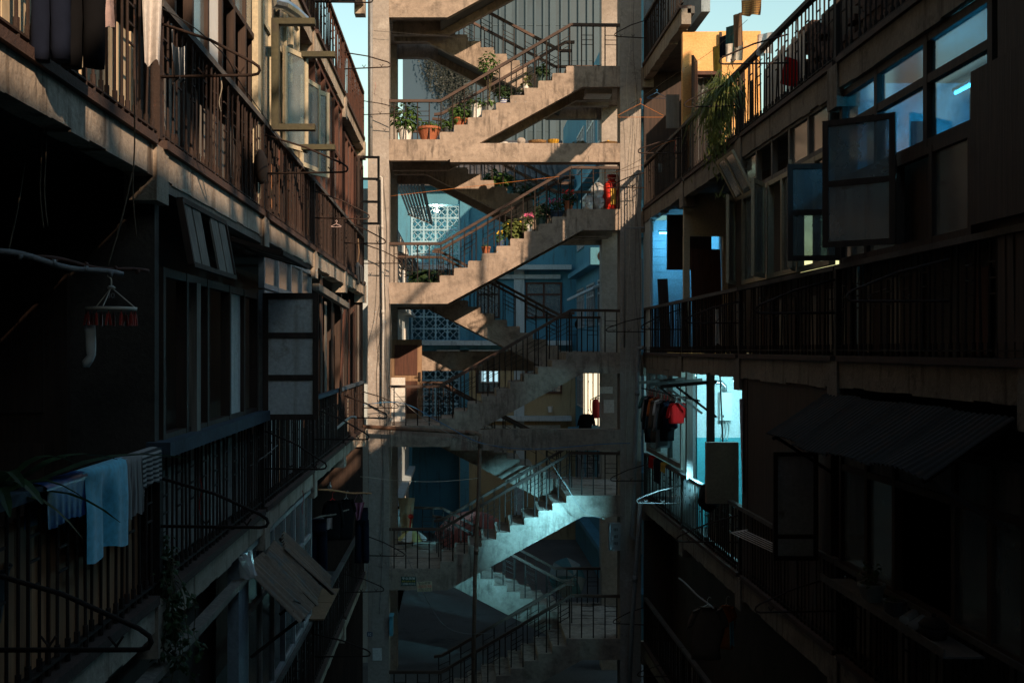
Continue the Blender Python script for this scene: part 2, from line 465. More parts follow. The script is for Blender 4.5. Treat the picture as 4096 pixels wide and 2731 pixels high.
block_floors(LB, LX, 1, LF[1:6], -9, 21.95, 0.25, M['beamL'])
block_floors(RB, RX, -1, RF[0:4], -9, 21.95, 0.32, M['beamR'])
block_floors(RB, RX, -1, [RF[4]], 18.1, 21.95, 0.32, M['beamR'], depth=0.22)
m = MB(); m.prism([(RX+0.2, 18.5), (RX+0.32, 18.9), (RX+0.4, 19.6), (RX+0.62, 20.1), (RX+0.8, 21.0), (RX+1.1, 21.95), (RX+0.2, 21.95)], RF[4]-0.141, RF[4]-0.02, axis='z'); m.build('broken_slab', M['soffit'], RB)
# room walls behind the balconies, end walls and unseen storeys added for shade
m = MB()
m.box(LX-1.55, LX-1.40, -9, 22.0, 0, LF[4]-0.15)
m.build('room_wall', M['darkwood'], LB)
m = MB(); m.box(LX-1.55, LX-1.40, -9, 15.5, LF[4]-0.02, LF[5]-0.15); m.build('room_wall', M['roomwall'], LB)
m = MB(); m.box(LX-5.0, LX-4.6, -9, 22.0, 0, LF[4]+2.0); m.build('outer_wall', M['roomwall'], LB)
m = MB(); m.box(LX-5.0, LX-0.02, -9, 21.9, LF[5], LF[5]+9.5); m.build('added_storeys', M['beamL'], LB)  # unseen mass added to close off sky light over the yard
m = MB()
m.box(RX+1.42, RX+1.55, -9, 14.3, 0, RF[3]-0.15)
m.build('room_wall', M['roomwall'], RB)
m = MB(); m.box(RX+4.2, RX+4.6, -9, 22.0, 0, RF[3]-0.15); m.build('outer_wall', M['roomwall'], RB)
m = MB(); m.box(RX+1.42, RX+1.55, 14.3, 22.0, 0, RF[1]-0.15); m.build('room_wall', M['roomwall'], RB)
m = MB(); m.box(RX+0.02, RX+4.6, -9, 2.6, RF[3]-0.02, 14.25); m.build('added_storeys', M['beamR'], RB)  # unseen mass added to shade the middle balcony across the yard
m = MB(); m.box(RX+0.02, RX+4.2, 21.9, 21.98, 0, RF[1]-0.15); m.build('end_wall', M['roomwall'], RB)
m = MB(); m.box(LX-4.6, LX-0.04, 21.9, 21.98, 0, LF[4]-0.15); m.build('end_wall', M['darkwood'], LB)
m = MB(); m.box(LX-0.02, 1.4, -9, 10.5, 15.1, 15.25); m.build('shade_roof', M['soffit'], LB)  # unseen roof, added only to darken the near yard
m = MB(); m.box(RX+0.40, RX+0.55, 18.4, 21.95, RF[4]-0.02, RF[4]+3.6); m.box(RX+0.02, RX+0.40, 21.86, 21.95, RF[4]-0.02, RF[4]+3.6); m.build('room_wall', M['bluewall'], RB)
# unseen wall added behind the viewer to cut sky light
m = MB(); m.box(-8, 6, -10.2, -9.2, 0, 14.2)
tag(m.build('end_wall', M['beamL'], base=(-1,-9.7,0)), 'added plaster wall keeping sky light out of the near end of the yard', 'wall')

# railings of the balconies
for k in (1, 2, 3, 4):
    for a, b in zip(POSTS[1:-1], POSTS[2:]):
        if k in (1, 4) and b < 10.8: continue
        rm = {4: M['rustred'], 3: M['greyrail'], 2: M['bluerail'], 1: M['greyrail']}[k]
        railing(LB, LX-0.03, a+0.03, b, LF[k], 0.90, 'T' if k == 4 else 'L', rm, M['rustred'] if k == 4 else M['rust'])
for k in (0, 1, 2, 3, 4):
    for a, b in zip(POSTS[2:-1], POSTS[3:]):
        if k == 4 and b < 21: continue
        if k == 0 and b < 14: continue
        railing(RB, RX+0.03, a+0.03, b, RF[k], 0.87, 'R', M['greyrail'] if k < 3 else M['darkwood'], M['iron'])

# ------------------------------------------------------------------ stair tower
CXL0, CXL1, CXR0, CXR1 = -1.88, -1.45, 3.27, 3.70
SY0, SY1, BY0, BY1 = 22.0, 23.35, 23.70, 25.2
NX0, TREAD, RISE = -0.41, 0.2867, 0.15
def column(x0, x1, y0, y1, z1, mat):
    c = MB(); c.box(x0, x1, y0, y1, 0, z1); c.build('column', mat, ST)
column(CXL0, CXL1, 22.0, 22.42, 17.5, M['column']); column(CXR0, CXR1, 22.0, 22.42, 17.5, M['column'])
column(CXL0+.002, CXL1-.002, 24.9, 25.3, 17.5, M['column']); column(CXR0+.002, CXR1-.002, 24.9, 25.3, 17.5, M['column'])

def profile(zl, up=True, drop=0.43):
    "stepped side of a flight: landing at zl, rising to the far side"
    zu = zl + RISE*10
    p = [(CXL1, zl)]
    for i in range(10):
        x = NX0 + i*TREAD
        p += [(x+R.uniform(-.008,.008), zl + i*RISE + R.uniform(-.005,.005)), (x+R.uniform(-.008,.008), zl + (i+1)*RISE - 0.018), (x+0.02, zl + (i+1)*RISE+R.uniform(-.005,.003))]
    p += [(CXR0, zu), (CXR0, zu-drop), (NX0+9*TREAD+0.33, zu-drop), (NX0+0.155, zl-drop), (CXL1, zl-drop)]
    return p
def mirror(p, top):
    "a flight falling to the far side: mirrored so that the high landing is at CXL1"
    return p
step_mesh = {}
def flight(zl, y0, y1, falling=False):
    """front flight rises from landing zl on the sunlit side; a falling one comes down from landing zl"""
    zu = zl + RISE*10
    if falling:
        zu = zl - (H - RISE*10)
        n = 10; rise = (zl - zu)/n
        p = [(CXL1, zl)]
        for i in range(n):
            x = NX0 + i*TREAD
            p += [(x, zl - i*rise), (x, zl - (i+1)*rise)]
        p += [(CXR0, zu), (CXR0, zu-0.43), (NX0+9*TREAD-0.155, zu-0.43), (NX0-0.33, zl-0.43), (CXL1, zl-0.43)]
    else:
        p = profile(zl); rise = RISE
    m = MB()
    m.prism(p, y0, y0+0.17)
    q = MB()
    q.prism(p, y1-0.17, y1)
    o = m.build('stair_flight', M['stair'], ST)
    q.build('stringer', M['stair'], o)
    # waist slab under the steps
    w = MB()
    a = NX0 + (0.0 if not falling else -0.10); b = NX0+9*TREAD+0.12
    if falling: za, zb = zl-0.31, zu-0.31
    else: za, zb = zl-0.30, zu-0.30
    w.prism([(a, za+0.14), (b, zb+0.14), (b, zb-0.06), (a, za-0.06)], y0+0.171, y1-0.171)
    w.build('waist_slab', M['soffit'], o)
    for i in range(9):
        x = NX0 + i*TREAD
        zt = zl + (i+1)*rise if not falling else zl - (i+1)*rise
        key = round(rise, 3)
        if key not in step_mesh:
            t = MB(); t.box(0.002, TREAD+0.02, 0.171, (y1-y0)-0.171, -rise-0.02, -0.012)
            step_mesh[key] = t.mesh('step', M['stair'])
        inst('step', step_mesh[key], (x, y0, zt), o)
    return o

def landing(x0, x1, z, front=True):
    l = MB(); l.box(x0, x1, 22.171, 24.898, z-0.16, z-0.01)
    l.build('landing', M['stair'], ST)

def stair_rail(path, Y, tread_z, h=0.83, parent=None, pitch=0.235, mat=None):
    "path: list of (X, z of handrail)"
    r = MB()
    for (xa, za), (xb, zb) in zip(path[:-1], path[1:]):
        r.bar((xa, Y, za), (xb, Y, zb), 0.075, 0.055)
    o = r.build('stair_railing', mat or M['handwood'], parent or ST)
    def hz(x):
        for (xa, za), (xb, zb) in zip(path[:-1], path[1:]):
            lo, hi = min(xa, xb), max(xa, xb)
            if lo - 1e-6 <= x <= hi + 1e-6:
                t = (x-xa)/(xb-xa) if xb != xa else 0
                return za + (zb-za)*t
        return path[-1][1]
    xs = [p[0] for p in path]; lo, hi = min(xs)+0.10, max(xs)-0.06
    n = max(2, int(round((hi-lo)/pitch))); u = MB(); prev = None
    for i in range(n+1):
        x = lo + (hi-lo)*i/n
        zt = hz(x) - 0.03; zb = tread_z(x)
        inst('baluster', BAL['S'], (x, Y, zb), o, (1,1,zt-zb))
        f = MB()
        if prev is not None and i % 2 == 1:
            for k in range(3):
                fr = 0.50 + 0.13*k
                u.bar((prev[0], Y, prev[2] - (prev[2]-prev[1])*0 - 0.83*(1-fr)*0.9), (x, Y, zt - 0.83*(1-fr)*0.9), 0.011)
        prev = (x, zb, zt)
    tag(u.build('rung', M['iron'], o), kind='stuff')
    return o

def up_tread(zl):
    def f(x):
        i = math.floor((x-NX0)/TREAD)+1
        return zl + RISE*max(0, min(10, i))
    return f
def down_tread(zl):
    rise = (H-1.5)/10
    def f(x):
        i = math.floor((x-NX0)/TREAD)+1
        return zl - rise*max(0, min(10, i))
    return f

for k in range(0, 6):
    zl = H*k; zu = zl + 1.5
    if k == 0:
        pass
    flight(zl, SY0, SY1)
    if k > 0:
        landing(CXL0+0.004, NX0, zl)
    landing(NX0+9*TREAD, CXR1-0.004, zu)
    if k < 5:
        flight(zl+H, BY0, BY1, True)
    hr = 0.80
    path = [(CXL1, zl+hr), (NX0+0.02, zl+hr), (NX0+9*TREAD+0.10, zu+hr+0.06), (CXR0, zu+hr+0.05)]
    stair_rail(path, SY0+0.075, up_tread(zl))
    path2 = [(NX0-0.15, zl+hr-0.02), (NX0+0.02, zl+hr), (NX0+9*TREAD+0.10, zu+hr+0.04), (NX0+9*TREAD+0.3, zu+hr+0.04)]
    stair_rail(path2, SY1-0.085, up_tread(zl))
    if k < 5:
        zt = zl + H
        path3 = [(NX0-0.2, zt+hr), (NX0, zt+hr-0.02), (NX0+9*TREAD+0.05, zu+hr), (NX0+9*TREAD+0.3, zu+hr)]
        stair_rail(path3, BY0+0.085, down_tread(zt))
        path4 = [(CXL1, zt+hr), (NX0, zt+hr-0.02), (NX0+9*TREAD+0.05, zu+hr), (CXR0, zu+hr)]
        stair_rail(path4, BY1-0.075, down_tread(zt))
# full-width floor beams
for z, d in ((H*4, 0.46), (H*2, 0.50)):
    m = MB(); m.prism([(-0.2, z-0.075), (CXR0, z-0.075), (CXR0, z-d), (-0.2, z-d)], 22.004, 22.35)
    m.build('floor_beam', M['stair'], ST)
m = MB(); m.prism([(CXL1, 7.36), (CXR0, 7.36), (CXR0, 6.90), (CXL1, 6.90)], 25.203, 25.4); m.build('floor_beam', M['stair'], ST)


# ------------------------------------------------------------------ windows, planks and other building parts
def win(parent, Mx, w, h, cols, rows, fw=0.05, fd=0.06, fmat=None, gmat=None, name='window', skip=(), pane='pane', solid=None):
    "a window in a local frame: x across, y depth, z up.  cols / rows: counts or lists of fractions"
    cs = [i/cols for i in range(cols+1)] if isinstance(cols, int) else [0]+list(cols)+[1]
    rs = [i/rows for i in range(rows+1)] if isinstance(rows, int) else [0]+list(rows)+[1]
    f = MB(Mx); e = fw*0.5
    for i, c in enumerate(cs):
        x = c*w; hw = e if 0 < i < len(cs)-1 else fw
        x0, x1 = (0, fw) if i == 0 else ((w-fw, w) if i == len(cs)-1 else (x-e, x+e))
        f.box(x0, x1, -fd/2, fd/2, 0, h)
    for j, r in enumerate(rs):
        z0, z1 = (0, fw) if j == 0 else ((h-fw, h) if j == len(rs)-1 else (r*h-e, r*h+e))
        f.box(fw*0.6, w-fw*0.6, -fd/2+0.004, fd/2-0.004, z0, z1)
    o = f.build(name, fmat or M['darkwood'], parent)
    for j in range(len(rs)-1):
        for i in range(len(cs)-1):
            if (i, j) in skip: continue
            p = MB(Mx)
            p.box(cs[i]*w+e*0.8, cs[i+1]*w-e*0.8, -0.004, 0.004, rs[j]*h+e*0.8, rs[j+1]*h-e*0.8)
            mt = gmat or M['glass']
            if solid and (i, j) in solid: mt = solid[(i, j)]
            p.build(pane, mt, o)
    return o

def facade(X, Y, Z):   # frame on a block front: x runs away from the viewer along Y
    return frame_at((X, Y, Z), (0, 1, 0))

def planks(parent, X, y0, y1, z0, z1, mats, w=0.17, tilt=0.012, name='plank', ragged=0.05, skipp=0.0):
    y = y0; t = 0.012
    while y < y1 - 0.03:
        ww = min(w*R.uniform(0.75, 1.2), y1-y)
        if R.random() > skipp:
            top = z1 + R.uniform(-ragged, ragged)
            dx = R.uniform(-tilt, tilt)
            b = MB()
            b.box(X-t, X, y+0.004, y+ww-0.004, z0 + R.uniform(0, 0.02), top)
            for p in b.v:
                p.x += dx + (R.uniform(-.003, .003) if p.z > z0+0.1 else 0)
            b.build(name, R.choice(mats), parent)
        y += ww

def corrugated(name, Mx, w, l, mat, parent=None, pitch=0.09, amp=0.016, bend=0.0, rag=0.0, **kw):
    "sheet: ribs run along local y (length l), width w along local x"
    n = int(w/pitch*4)
    b = MB(Mx)
    def top(u, v):
        x = u*w; return (x, v*l*(1-rag*(0.5+0.5*math.sin(17*u)*math.sin(5*u+1))), amp*math.sin(2*math.pi*x/pitch) + bend*math.sin(u*3.1)*v*v + 0.004*math.sin(9*u+5*v))
    b.grid(top, n, 6)
    b.grid(lambda u, v: (top(1-u, v)[0], v*l, top(1-u, v)[2]-0.003), n, 6)
    return b.build(name, mat, parent, smooth=True, **kw)

# ------------------------------------------------------------------ sunlit block, upper balcony storey
zA, zB, zC, zT = LF[3], LF[2], LF[1], LF[4]
topA, topB, topC = zT-0.27, zA-0.27, zB-0.27
M['blind'] = plain('white_blind', (0.72,0.69,0.65), 0.7, vary=0.04, scale=3)
M['yellow'] = plain('yellow_panel', (0.55,0.38,0.10), 0.7, vary=0.1, scale=3)
w = win(LB, facade(LX-0.10, 7.1, zA+0.92), 3.5, topA-zA-0.94, 7, [0.45], 0.05, 0.07, M['darkwood'], M['glassdirty'],
    skip={(0,0),(1,0),(4,0),(5,0),(1,1),(4,1),(6,0)}, solid={(3,0): M['blind'], (3,1): M['blind']})
b = MB(); b.box(LX-0.09, LX-0.03, 10.52, 10.68, zA+0.0, topA); b.build('door_post', M['cream'], LB)
win(LB, facade(LX-0.08, 10.86, zA+0.90), 2.5, topA-zA-0.92, 5, [0.62], 0.05, 0.07, M['cream'], M['glassdirty'], skip={(2,0),(4,0)})
for yy, ang, ww in ((13.27, 15, 0.60), (12.0, 24, 0.48), (13.9, 34, 0.40)):
    a = rad(ang)
    win(LB, frame_at((LX-0.02, yy, zA+0.90), (math.sin(a), math.cos(a), 0)), ww, 1.12, 1, 1, 0.055, 0.035, M['cream'], M['glassdirty'], name='open_casement')
b = MB(); b.box(LX-0.5, LX-0.3, 13.55, 18.0, zA+0.0, topA); b.build('partition', M['redwood'], LB)
win(LB, facade(LX-0.06, 14.55, zA+0.9), 3.4, topA-zA-0.92, 6, [0.5], 0.06, 0.08, M['redwood'], M['glassdirty'], skip={(0,0),(1,1),(3,0),(5,0),(4,1)})
win(LB, facade(LX-0.05, 18.25, zA+0.88), 3.5, topA-zA-1.2, 7, 1, 0.06, 0.08, M['redwood'], M['glassdirty'], skip={(0,0),(2,0),(3,0),(5,0)})
a = rad(70)
win(LB, frame_at((LX+0.0, 20.4, zA+1.0), (1, 0.12, 0)), 0.42, 1.30, 1, 3, 0.045, 0.035, M['darkwood'], M['glassdirty'], name='open_casement', skip={(0,0),(0,1),(0,2)})
# boards fixed behind the railings
planks(LB, LX-0.16, 3.4, 6.9, zA+0.02, zA+0.62, [M['creamboard']], 0.22)
planks(LB, LX-0.20, 7.1, 10.6, zA+0.02, zA+0.70, [M['greywood'], M['greywood'], M['darkwood']], 0.20, ragged=0.12)
planks(LB, LX-0.16, 10.8, 14.3, zA+0.02, zA+0.76, [M['orangewood'], M['orangewood'], M['darkwood'], M['redwood']], 0.16, ragged=0.1)
planks(LB, LX-0.16, 14.5, 18.0, zA+0.02, zA+0.70, [M['darkwood'], M['orangewood'], M['darkwood'], M['greywood']], 0.18, ragged=0.1, skipp=0.2)
planks(LB, LX-0.16, 18.2, 21.7, zA+0.02, zA+0.60, [M['darkwood'], M['redwood'], M['darkwood']], 0.2, ragged=0.1, skipp=0.3)
# top balcony: pale and yellow strips behind the railing
planks(LB, LX-0.18, 10.8, 14.2, zT+0.02, zT+0.8, [M['blind'], M['creamboard'], M['redwood']], 0.2)
planks(LB, LX-0.18, 14.5, 16.6, zT+0.02, zT+0.75, [M['yellow'], M['yellow'], M['redwood']], 0.16, skipp=0.3)
planks(LB, LX-0.18, 16.8, 21.6, zT+0.02, zT+0.62, [M['redwood'], M['darkwood']], 0.2, ragged=0.1, skipp=0.6)

# ------------------------------------------------------------------ sunlit block, middle storey
# cross wall with a door at the end of the open near bay
b = MB(); b.box(LX-4.5, LX-0.06, 7.06, 7.16, zB, topB+0.1); cw = b.build('cross_wall', M['roomwall'], LB)
b = MB(); b.box(-3.45, -2.55, 7.0, 7.055, zB, zB+2.05); dr = b.build('door', M['darkwood'], LB)
b = MB(); b.box(-3.3, -2.7, 6.985, 6.998, zB+1.15, zB+1.85); b.build('door_panel', M['darkwood'], dr)
b = MB(); b.box(-3.3, -2.7, 6.985, 6.998, zB+0.15, zB+0.95); b.build('door_panel', M['darkwood'], dr)
b = MB(); b.sphere((-3.38, 6.97, zB+0.98), 0.03); b.build('handle', M['alu'], dr)
# propped shutter of boards
def shutter(y0, y1, ztop, drop, out, mats, name='shutter', gaps=()):
    f = MB(); p0 = Vector((LX+0.03, y0, ztop)); p1 = Vector((LX+0.03, y1, ztop))
    q0 = Vector((LX+0.03+out, y0, ztop-drop)); q1 = Vector((LX+0.03+out, y1, ztop-drop))
    for a_, b_ in ((p0, p1), (q0, q1), (p0, q0), (p1, q1)): f.bar(a_, b_, 0.045, 0.035)
    o = f.build(name, M['darkwood'], LB); n = 5
    for i in range(n):
        if i in gaps: continue
        a_ = p0.lerp(p1, (i+0.08)/n); b_ = q0.lerp(q1, (i+0.08)/n); wv = (p1-p0)*(0.86/n)
        m = MB(); nrm = (b_-a_).cross(wv).normalized()*0.008
        vs_ = [a_, a_+wv, b_+wv, b_]
        m.add([p+nrm for p in vs_]+[p-nrm for p in vs_], [(0,1,2,3),(7,6,5,4),(0,4,5,1),(1,5,6,2),(2,6,7,3),(3,7,4,0)])
        m.build('board', mats[i % len(mats)], o)
    return o
shutter(7.35, 8.72, zB+2.58, 0.44, 0.08, [M['greywood']], gaps=(2,))
sh = shutter(8.95, 10.55, zB+2.48, 0.12, 0.42, [M['greywood'], M['darkwood']])
b = MB(); b.box(LX-0.12, LX-0.01, 7.2, 10.6, zB+2.60, zB+2.68); b.build('lintel', M['greywood'], LB)
w = win(LB, facade(LX-0.08, 7.2, zB+0.93), 3.4, 1.18, [0.19, 0.38, 0.62, 0.80], 1, 0.06, 0.08, M['darkwood'], M['frost'], skip={(0,0),(1,0),(2,0),(4,0)})
b = MB(); b.box(LX-0.07, LX+0.0, 7.95, 8.07, zB+0.95, zB+2.05); b.build('mullion', M['greywood'], LB)
b = MB(); b.box(LX-0.10, LX+0.06, 7.0, 10.68, zB+0.86, zB+0.955); b.build('sill', M['bluerail'], LB)
win(LB, frame_at((LX-0.02, 10.72, zB+0.86), (0.998, 0.05, 0)), 0.55, 1.26, 1, 3, 0.055, 0.04, M['darkwood'], M['frost'], name='open_casement')
win(LB, facade(LX-0.06, 10.86, zB+2.18), 3.45, 0.42, 4, 1, 0.05, 0.06, M['alu'], M['glassdirty'])
win(LB, facade(LX-0.06, 10.86, zB+0.92), 3.45, 1.24, 4, 1, 0.05, 0.06, M['alu'], M['glassdirty'], skip={(1,0)})
planks(LB, LX-0.10, 14.6, 17.2, zB+0.9, zB+2.4, [M['redwood'], M['darkwood'], M['greywood']], 0.22, tilt=0.05, ragged=0.25, skipp=0.3)
b = MB(); b.bar((LX, 14.5, zB+2.4), (LX+0.05, 18.0, zB+2.28), 0.09); b.build('lintel', M['greywood'], LB)
b = MB(); b.bar((LX+0.02, 17.3, zB+0.85), (LX+0.10, 17.25, zB+2.2), 0.02, 0.26); b.build('plank', M['redwood'], LB)
planks(LB, LX-0.12, 18.2, 21.7, zB+0.9, zB+2.3, [M['darkwood'], M['redwood'], M['darkwood'], M['greywood']], 0.2, tilt=0.06, ragged=0.3, skipp=0.35)
planks(LB, LX-0.12, 3.35, 6.9, zB+0.0, zB+0.74, [M['orangewood']], 0.24)
M['tileboard'] = weathered('grey_mesh_board', (0.30,0.28,0.26), (0.18,0.165,0.15), 6, stain=(0.1,0.09,0.08), bump=0.8, fine=18)
planks(LB, LX-0.16, 7.1, 10.6, zB+0.02, zB+0.72, [M['tileboard']], 0.5)
planks(LB, LX-0.14, 10.8, 14.3, zB+0.02, zB+0.74, [M['blind'], M['orangewood'], M['greywood'], M['white']], 0.15, skipp=0.25)
planks(LB, LX-0.14, 14.5, 21.6, zB+0.02, zB+0.62, [M['darkwood'], M['redwood'], M['darkwood'], M['greywood']], 0.2, skipp=0.25)

# ------------------------------------------------------------------ sunlit block, lower storey
win(LB, facade(LX-0.06, 10.0, zC+0.92), 4.35, topC-zC-0.94, 6, [0.64], 0.05, 0.06, M['alu'], M['glassdirty'], skip={(2,0)})
b = MB(); b.box(LX-0.12, LX-0.02, 9.55, 9.98, zC, topC); b.build('partition', M['bluewall'], LB)
b = MB(); b.bar((LX-0.02, 4.0, zC+2.38), (LX-0.02, 9.9, zC+2.42), 0.10, 0.05); b.build('lintel', M['greywood'], LB)
b = MB(); b.bar((LX-0.02, 4.0, zC+0.98), (LX-0.02, 10.0, zC+0.95), 0.14, 0.05); b.build('sill', M['greywood'], LB)
b = MB(); b.box(LX-0.08, LX-0.02, 7.0, 7.07, zC+1.0, zC+2.4); b.build('mullion', M['cream'], LB)
b = MB(); b.box(LX-1.3, LX-0.3, 3.0, 9.9, zC, zC+2.5); b.build('partition', M['darkwood'], LB)

# ------------------------------------------------------------------ shaded block
M['orangewall'] = weathered('orange_wall', (0.74,0.42,0.17), (0.62,0.31,0.10), 1.5, stain=(0.74,0.60,0.42), stain_lo=0.60, bump=0.3)
M['whitewall'] = weathered('white_wall', (0.72,0.72,0.70), (0.62,0.62,0.60), 1.2, stain=(0.45,0.43,0.4), stain_lo=0.7, bump=0.15)
M['cyanpaint'] = weathered('cyan_dado', (0.10,0.42,0.46), (0.08,0.34,0.38), 1.5, stain=(0.3,0.4,0.4), stain_lo=0.7, bump=0.1)
M['blueboard'] = weathered('pale_blue_board', (0.50,0.62,0.68), (0.42,0.54,0.6), 2.0, bump=0.15)
M['brick'] = weathered('dark_brick', (0.13,0.07,0.05), (0.07,0.045,0.035), 6.0, stain=(0.04,0.03,0.03), bump=0.5, vary=0.3)
M['curtain'] = plain('dark_curtain', (0.05,0.05,0.05), 0.9)
zRA, zRB, zRC, zRD = RF[3], RF[2], RF[1], RF[0]
tRA, tRB, tRC = RF[4]-0.34, RF[3]-0.34, RF[2]-0.34
# upper storey: orange cross wall with a doorway, open sky above it
m = MB(); m.box(RX+0.02, 3.94, 18.1, 18.22, zRA, 12.72); m.box(4.34, 5.05, 18.1, 18.22, zRA, 12.74); m.box(3.94, 4.34, 18.1, 18.22, 12.05, 12.73)
ow = m.build('cross_wall', M['orangewall'], RB)
m = MB(); m.box(3.93, 3.98, 18.06, 18.25, zRA, 12.06); m.box(4.30, 4.35, 18.06, 18.25, zRA, 12.06); m.box(3.98, 4.30, 18.06, 18.25, 12.0, 12.06); m.build('door_frame', M['redwood'], RB)
m = MB(); m.grid(lambda u, v: (3.98+0.32*u, 18.3+0.02*math.sin(u*25), zRA+1.74*v), 24, 2); m.build('door_curtain', M['curtain'], RB)
m = MB(frame_at((3.96, 18.05, zRA), (-0.35, -0.94, 0))); m.box(0, 0.44, -0.02, 0.02, 0.02, 1.95); dl = m.build('door', M['darkwood'], RB)
m = MB(frame_at((3.96, 18.05, zRA), (-0.35, -0.94, 0))); m.box(0.06, 0.38, -0.028, 0.028, 1.05, 1.85); m.build('door_panel', M['redwood'], dl)
m = MB(); m.bar((4.36, 18.04, zRA), (4.36, 18.04, 12.7), 0.04); m.build('post', M['darkwood'], RB)
m = MB(); m.box(5.05, 5.15, 19.35, 21.95, zRA, RF[4]-0.15); m.build('room_wall', M['roomwall'], RB)
m = MB(); m.box(RX+0.02, 5.05, 21.9, 21.99, zRA, RF[4]-0.15); m.build('end_wall', M['darkwood'], RB)
# unseen posts, beams and sheets added to break up the sunlight
def post(X, Y, z0, z1, w=0.10):
    b = MB(); b.box(X-w/2, X+w/2, Y-w/2, Y+w/2, z0, z1); b.build('shadow_post', M['darkwood'], RB)
def sheet(X, y0, y1, z0, z1):
    b = MB(); n = 10
    for i in range(n):
        ya, yb = y0+(y1-y0)*i/n, y0+(y1-y0)*(i+1)/n; b.box(X-0.02, X+0.02+0.01*(i % 2), ya, yb, z0+R.uniform(-.08,.08), z1+R.uniform(-.10,.10))
    b.build('shadow_screen', M['greywood'], RB)
for y in (-3.6, -1.2, 1.0, 3.4, 7.3): post(7.8, y, zRA, 17.0, 0.08)
b = MB(); b.bar((7.8,-3.6,17.25), (7.8,12.4,17.2), 0.08); b.build('shadow_beam', M['darkwood'], RB)
sheet(7.8, 9.2, 10.2, 14.3, 16.3); sheet(7.8, 3.6, 4.0, 15.6, 16.9);
for y in (-6.5, -4.9, -3.3, -1.7, -0.4, 1.2, 2.4): post(4.3, y, 14.2, 17.6, 0.09)
for y in (4.2, 5.7, 7.6, 9.3): post(4.3, y, zRA, 17.6, 0.09)
b = MB(); b.bar((4.3,-6.5,16.1), (4.3,9.3,16.25), 0.07); b.bar((4.3,-6.5,17.5), (4.3,9.3,17.4), 0.08); b.build('shadow_beam', M['darkwood'], RB)
sheet(4.3, -2.9, -2.2, 14.2, 15.5); sheet(4.3, 1.5, 2.1, 15.0, 17.0); sheet(4.3, 6.2, 7.0, 13.9, 15.2); sheet(4.3, 4.3, 5.0, 11.2, 12.6); sheet(4.3, 8.0, 9.2, 15.6, 17.2); sheet(4.3, -5.0, -4.2, 15.3, 16.2)
# low junk walls behind the near railing: single bricks
m = MB(); m.box(-.118, .118, -.05, .05, 0, .062); bm = m.mesh('brick', M['brick'])
jw = MB(); jw.box(RX+0.40, RX+0.52, 3, 12.3, zRA, zRA+0.95); jwo = jw.build('parapet', M['roomwall'], RB)
for c in range(22):
    for r in range(13):
        y = 7.6 + c*0.245 + (0.12 if r % 2 else 0)
        if R.random() < 0.12 or r > 9 + 4*math.sin(c*0.7): continue
        b_ = inst('brick', bm, (RX+0.36+R.uniform(-.008,.008), y, zRA+0.02+r*0.07), jwo); b_.rotation_euler = (0, 0, rad(90)+R.uniform(-.03,.03))
planks(RB, RX+0.30, 12.5, 14.2, zRA+0.02, zRA+0.86, [M['white'], M['blind']], 0.2)
planks(RB, RX+0.24, 14.5, 15.9, zRA+0.02, zRA+0.80, [M['darkwood']], 0.25, skipp=0.2)
# middle storey
m = MB(); m.box(RX+0.04, 4.55, 18.1, 18.18, 9.30, tRB+0.1); m.build('cross_wall', M['cream'], RB)
m = MB(); m.box(RX+0.04, 3.86, 18.1, 18.2, zRB, 9.30); m.box(4.42, 4.5, 18.1, 18.2, zRB, 9.30); m.build('door_frame', M['cream'], RB)
m = MB(frame_at((4.0, 18.0, zRB), (0.93, 0.2, 0), (0.16, 0.1, 1))); m.box(-0.1, 0.42, 0, 0.04, 0, 1.75); m.build('door', M['redwood'], RB)
m = MB(); m.box(4.55, 5.1, 18.12, 18.2, zRB, tRB+0.1); m.build('cross_wall', M['roomwall'], RB)
m = MB(); m.box(4.5, 4.58, 14.5, 18.1, zRB, tRB+0.1); m.build('room_wall', M['roomwall'], RB)
m = MB(); m.box(RX+0.32, 4.9, 21.0, 21.08, 8.95, tRB+0.1); m.build('partition', M['darkwood'], RB)
bw = MB(); bw.box(RX+0.02, 5.1, 21.92, 21.98, zRB, tRB+0.1); bwo = bw.build('end_wall', M['blueboard'], RB)
pl = MB(); pl.box(0, 1.34, -0.02, 0, 0.003, 0.157); plm = pl.mesh('plank', M['blueboard'])
for i in range(15): inst('plank', plm, (RX+0.02, 21.918+R.uniform(-.004,.004), zRB+0.02+i*0.16), bwo)
m = MB(); m.box(RX+0.02, RX+0.07, 21.2, 21.9, zRB, tRB+0.1); m.box(5.05, 5.1, 18.2, 21.9, zRB, tRB+0.1); m.build('room_wall', M['blueboard'], RB)
m = MB(); m.bar((4.05, 21.2, zRB), (4.0, 21.3, zRB+1.45), 0.2, 0.03); m.build('board', M['darkwood'], RB)
# windows of the middle storey
yy0 = 10.95
win(RB, facade(RX+0.06, yy0, zRB+0.92), 3.4, 1.18, [0.14,0.30,0.48,0.64,0.82], 1, 0.055, 0.07, M['cream'], M['glassdirty'], skip={(1,0),(3,0)})
win(RB, facade(RX+0.07, yy0, zRB+2.1), 3.4, 0.52, [0.2,0.4,0.6,0.8], 1, 0.055, 0.07, M['greywood'], M['glassdirty'], skip={(2,0),(3,0)})
for yy, ang, ww in ((14.6, 155, 0.50), (13.2, 150, 0.52), (12.0, 158, 0.5)):
    a = rad(ang)
    win(RB, frame_at((RX+0.0, yy, zRB+0.93), (-math.sin(a), math.cos(a), 0)), ww, 1.16, 1, 1, 0.05, 0.035, M['cream'], M['glassdirty'], name='open_casement')
win(RB, frame_at((RX+0.0, 14.5, zRB+2.05), (0, -1, 0), (-0.5, 0, 1)), 0.85, 0.60, 2, 1, 0.04, 0.03, M['cream'], M['glassdirty'], name='awning_sash')
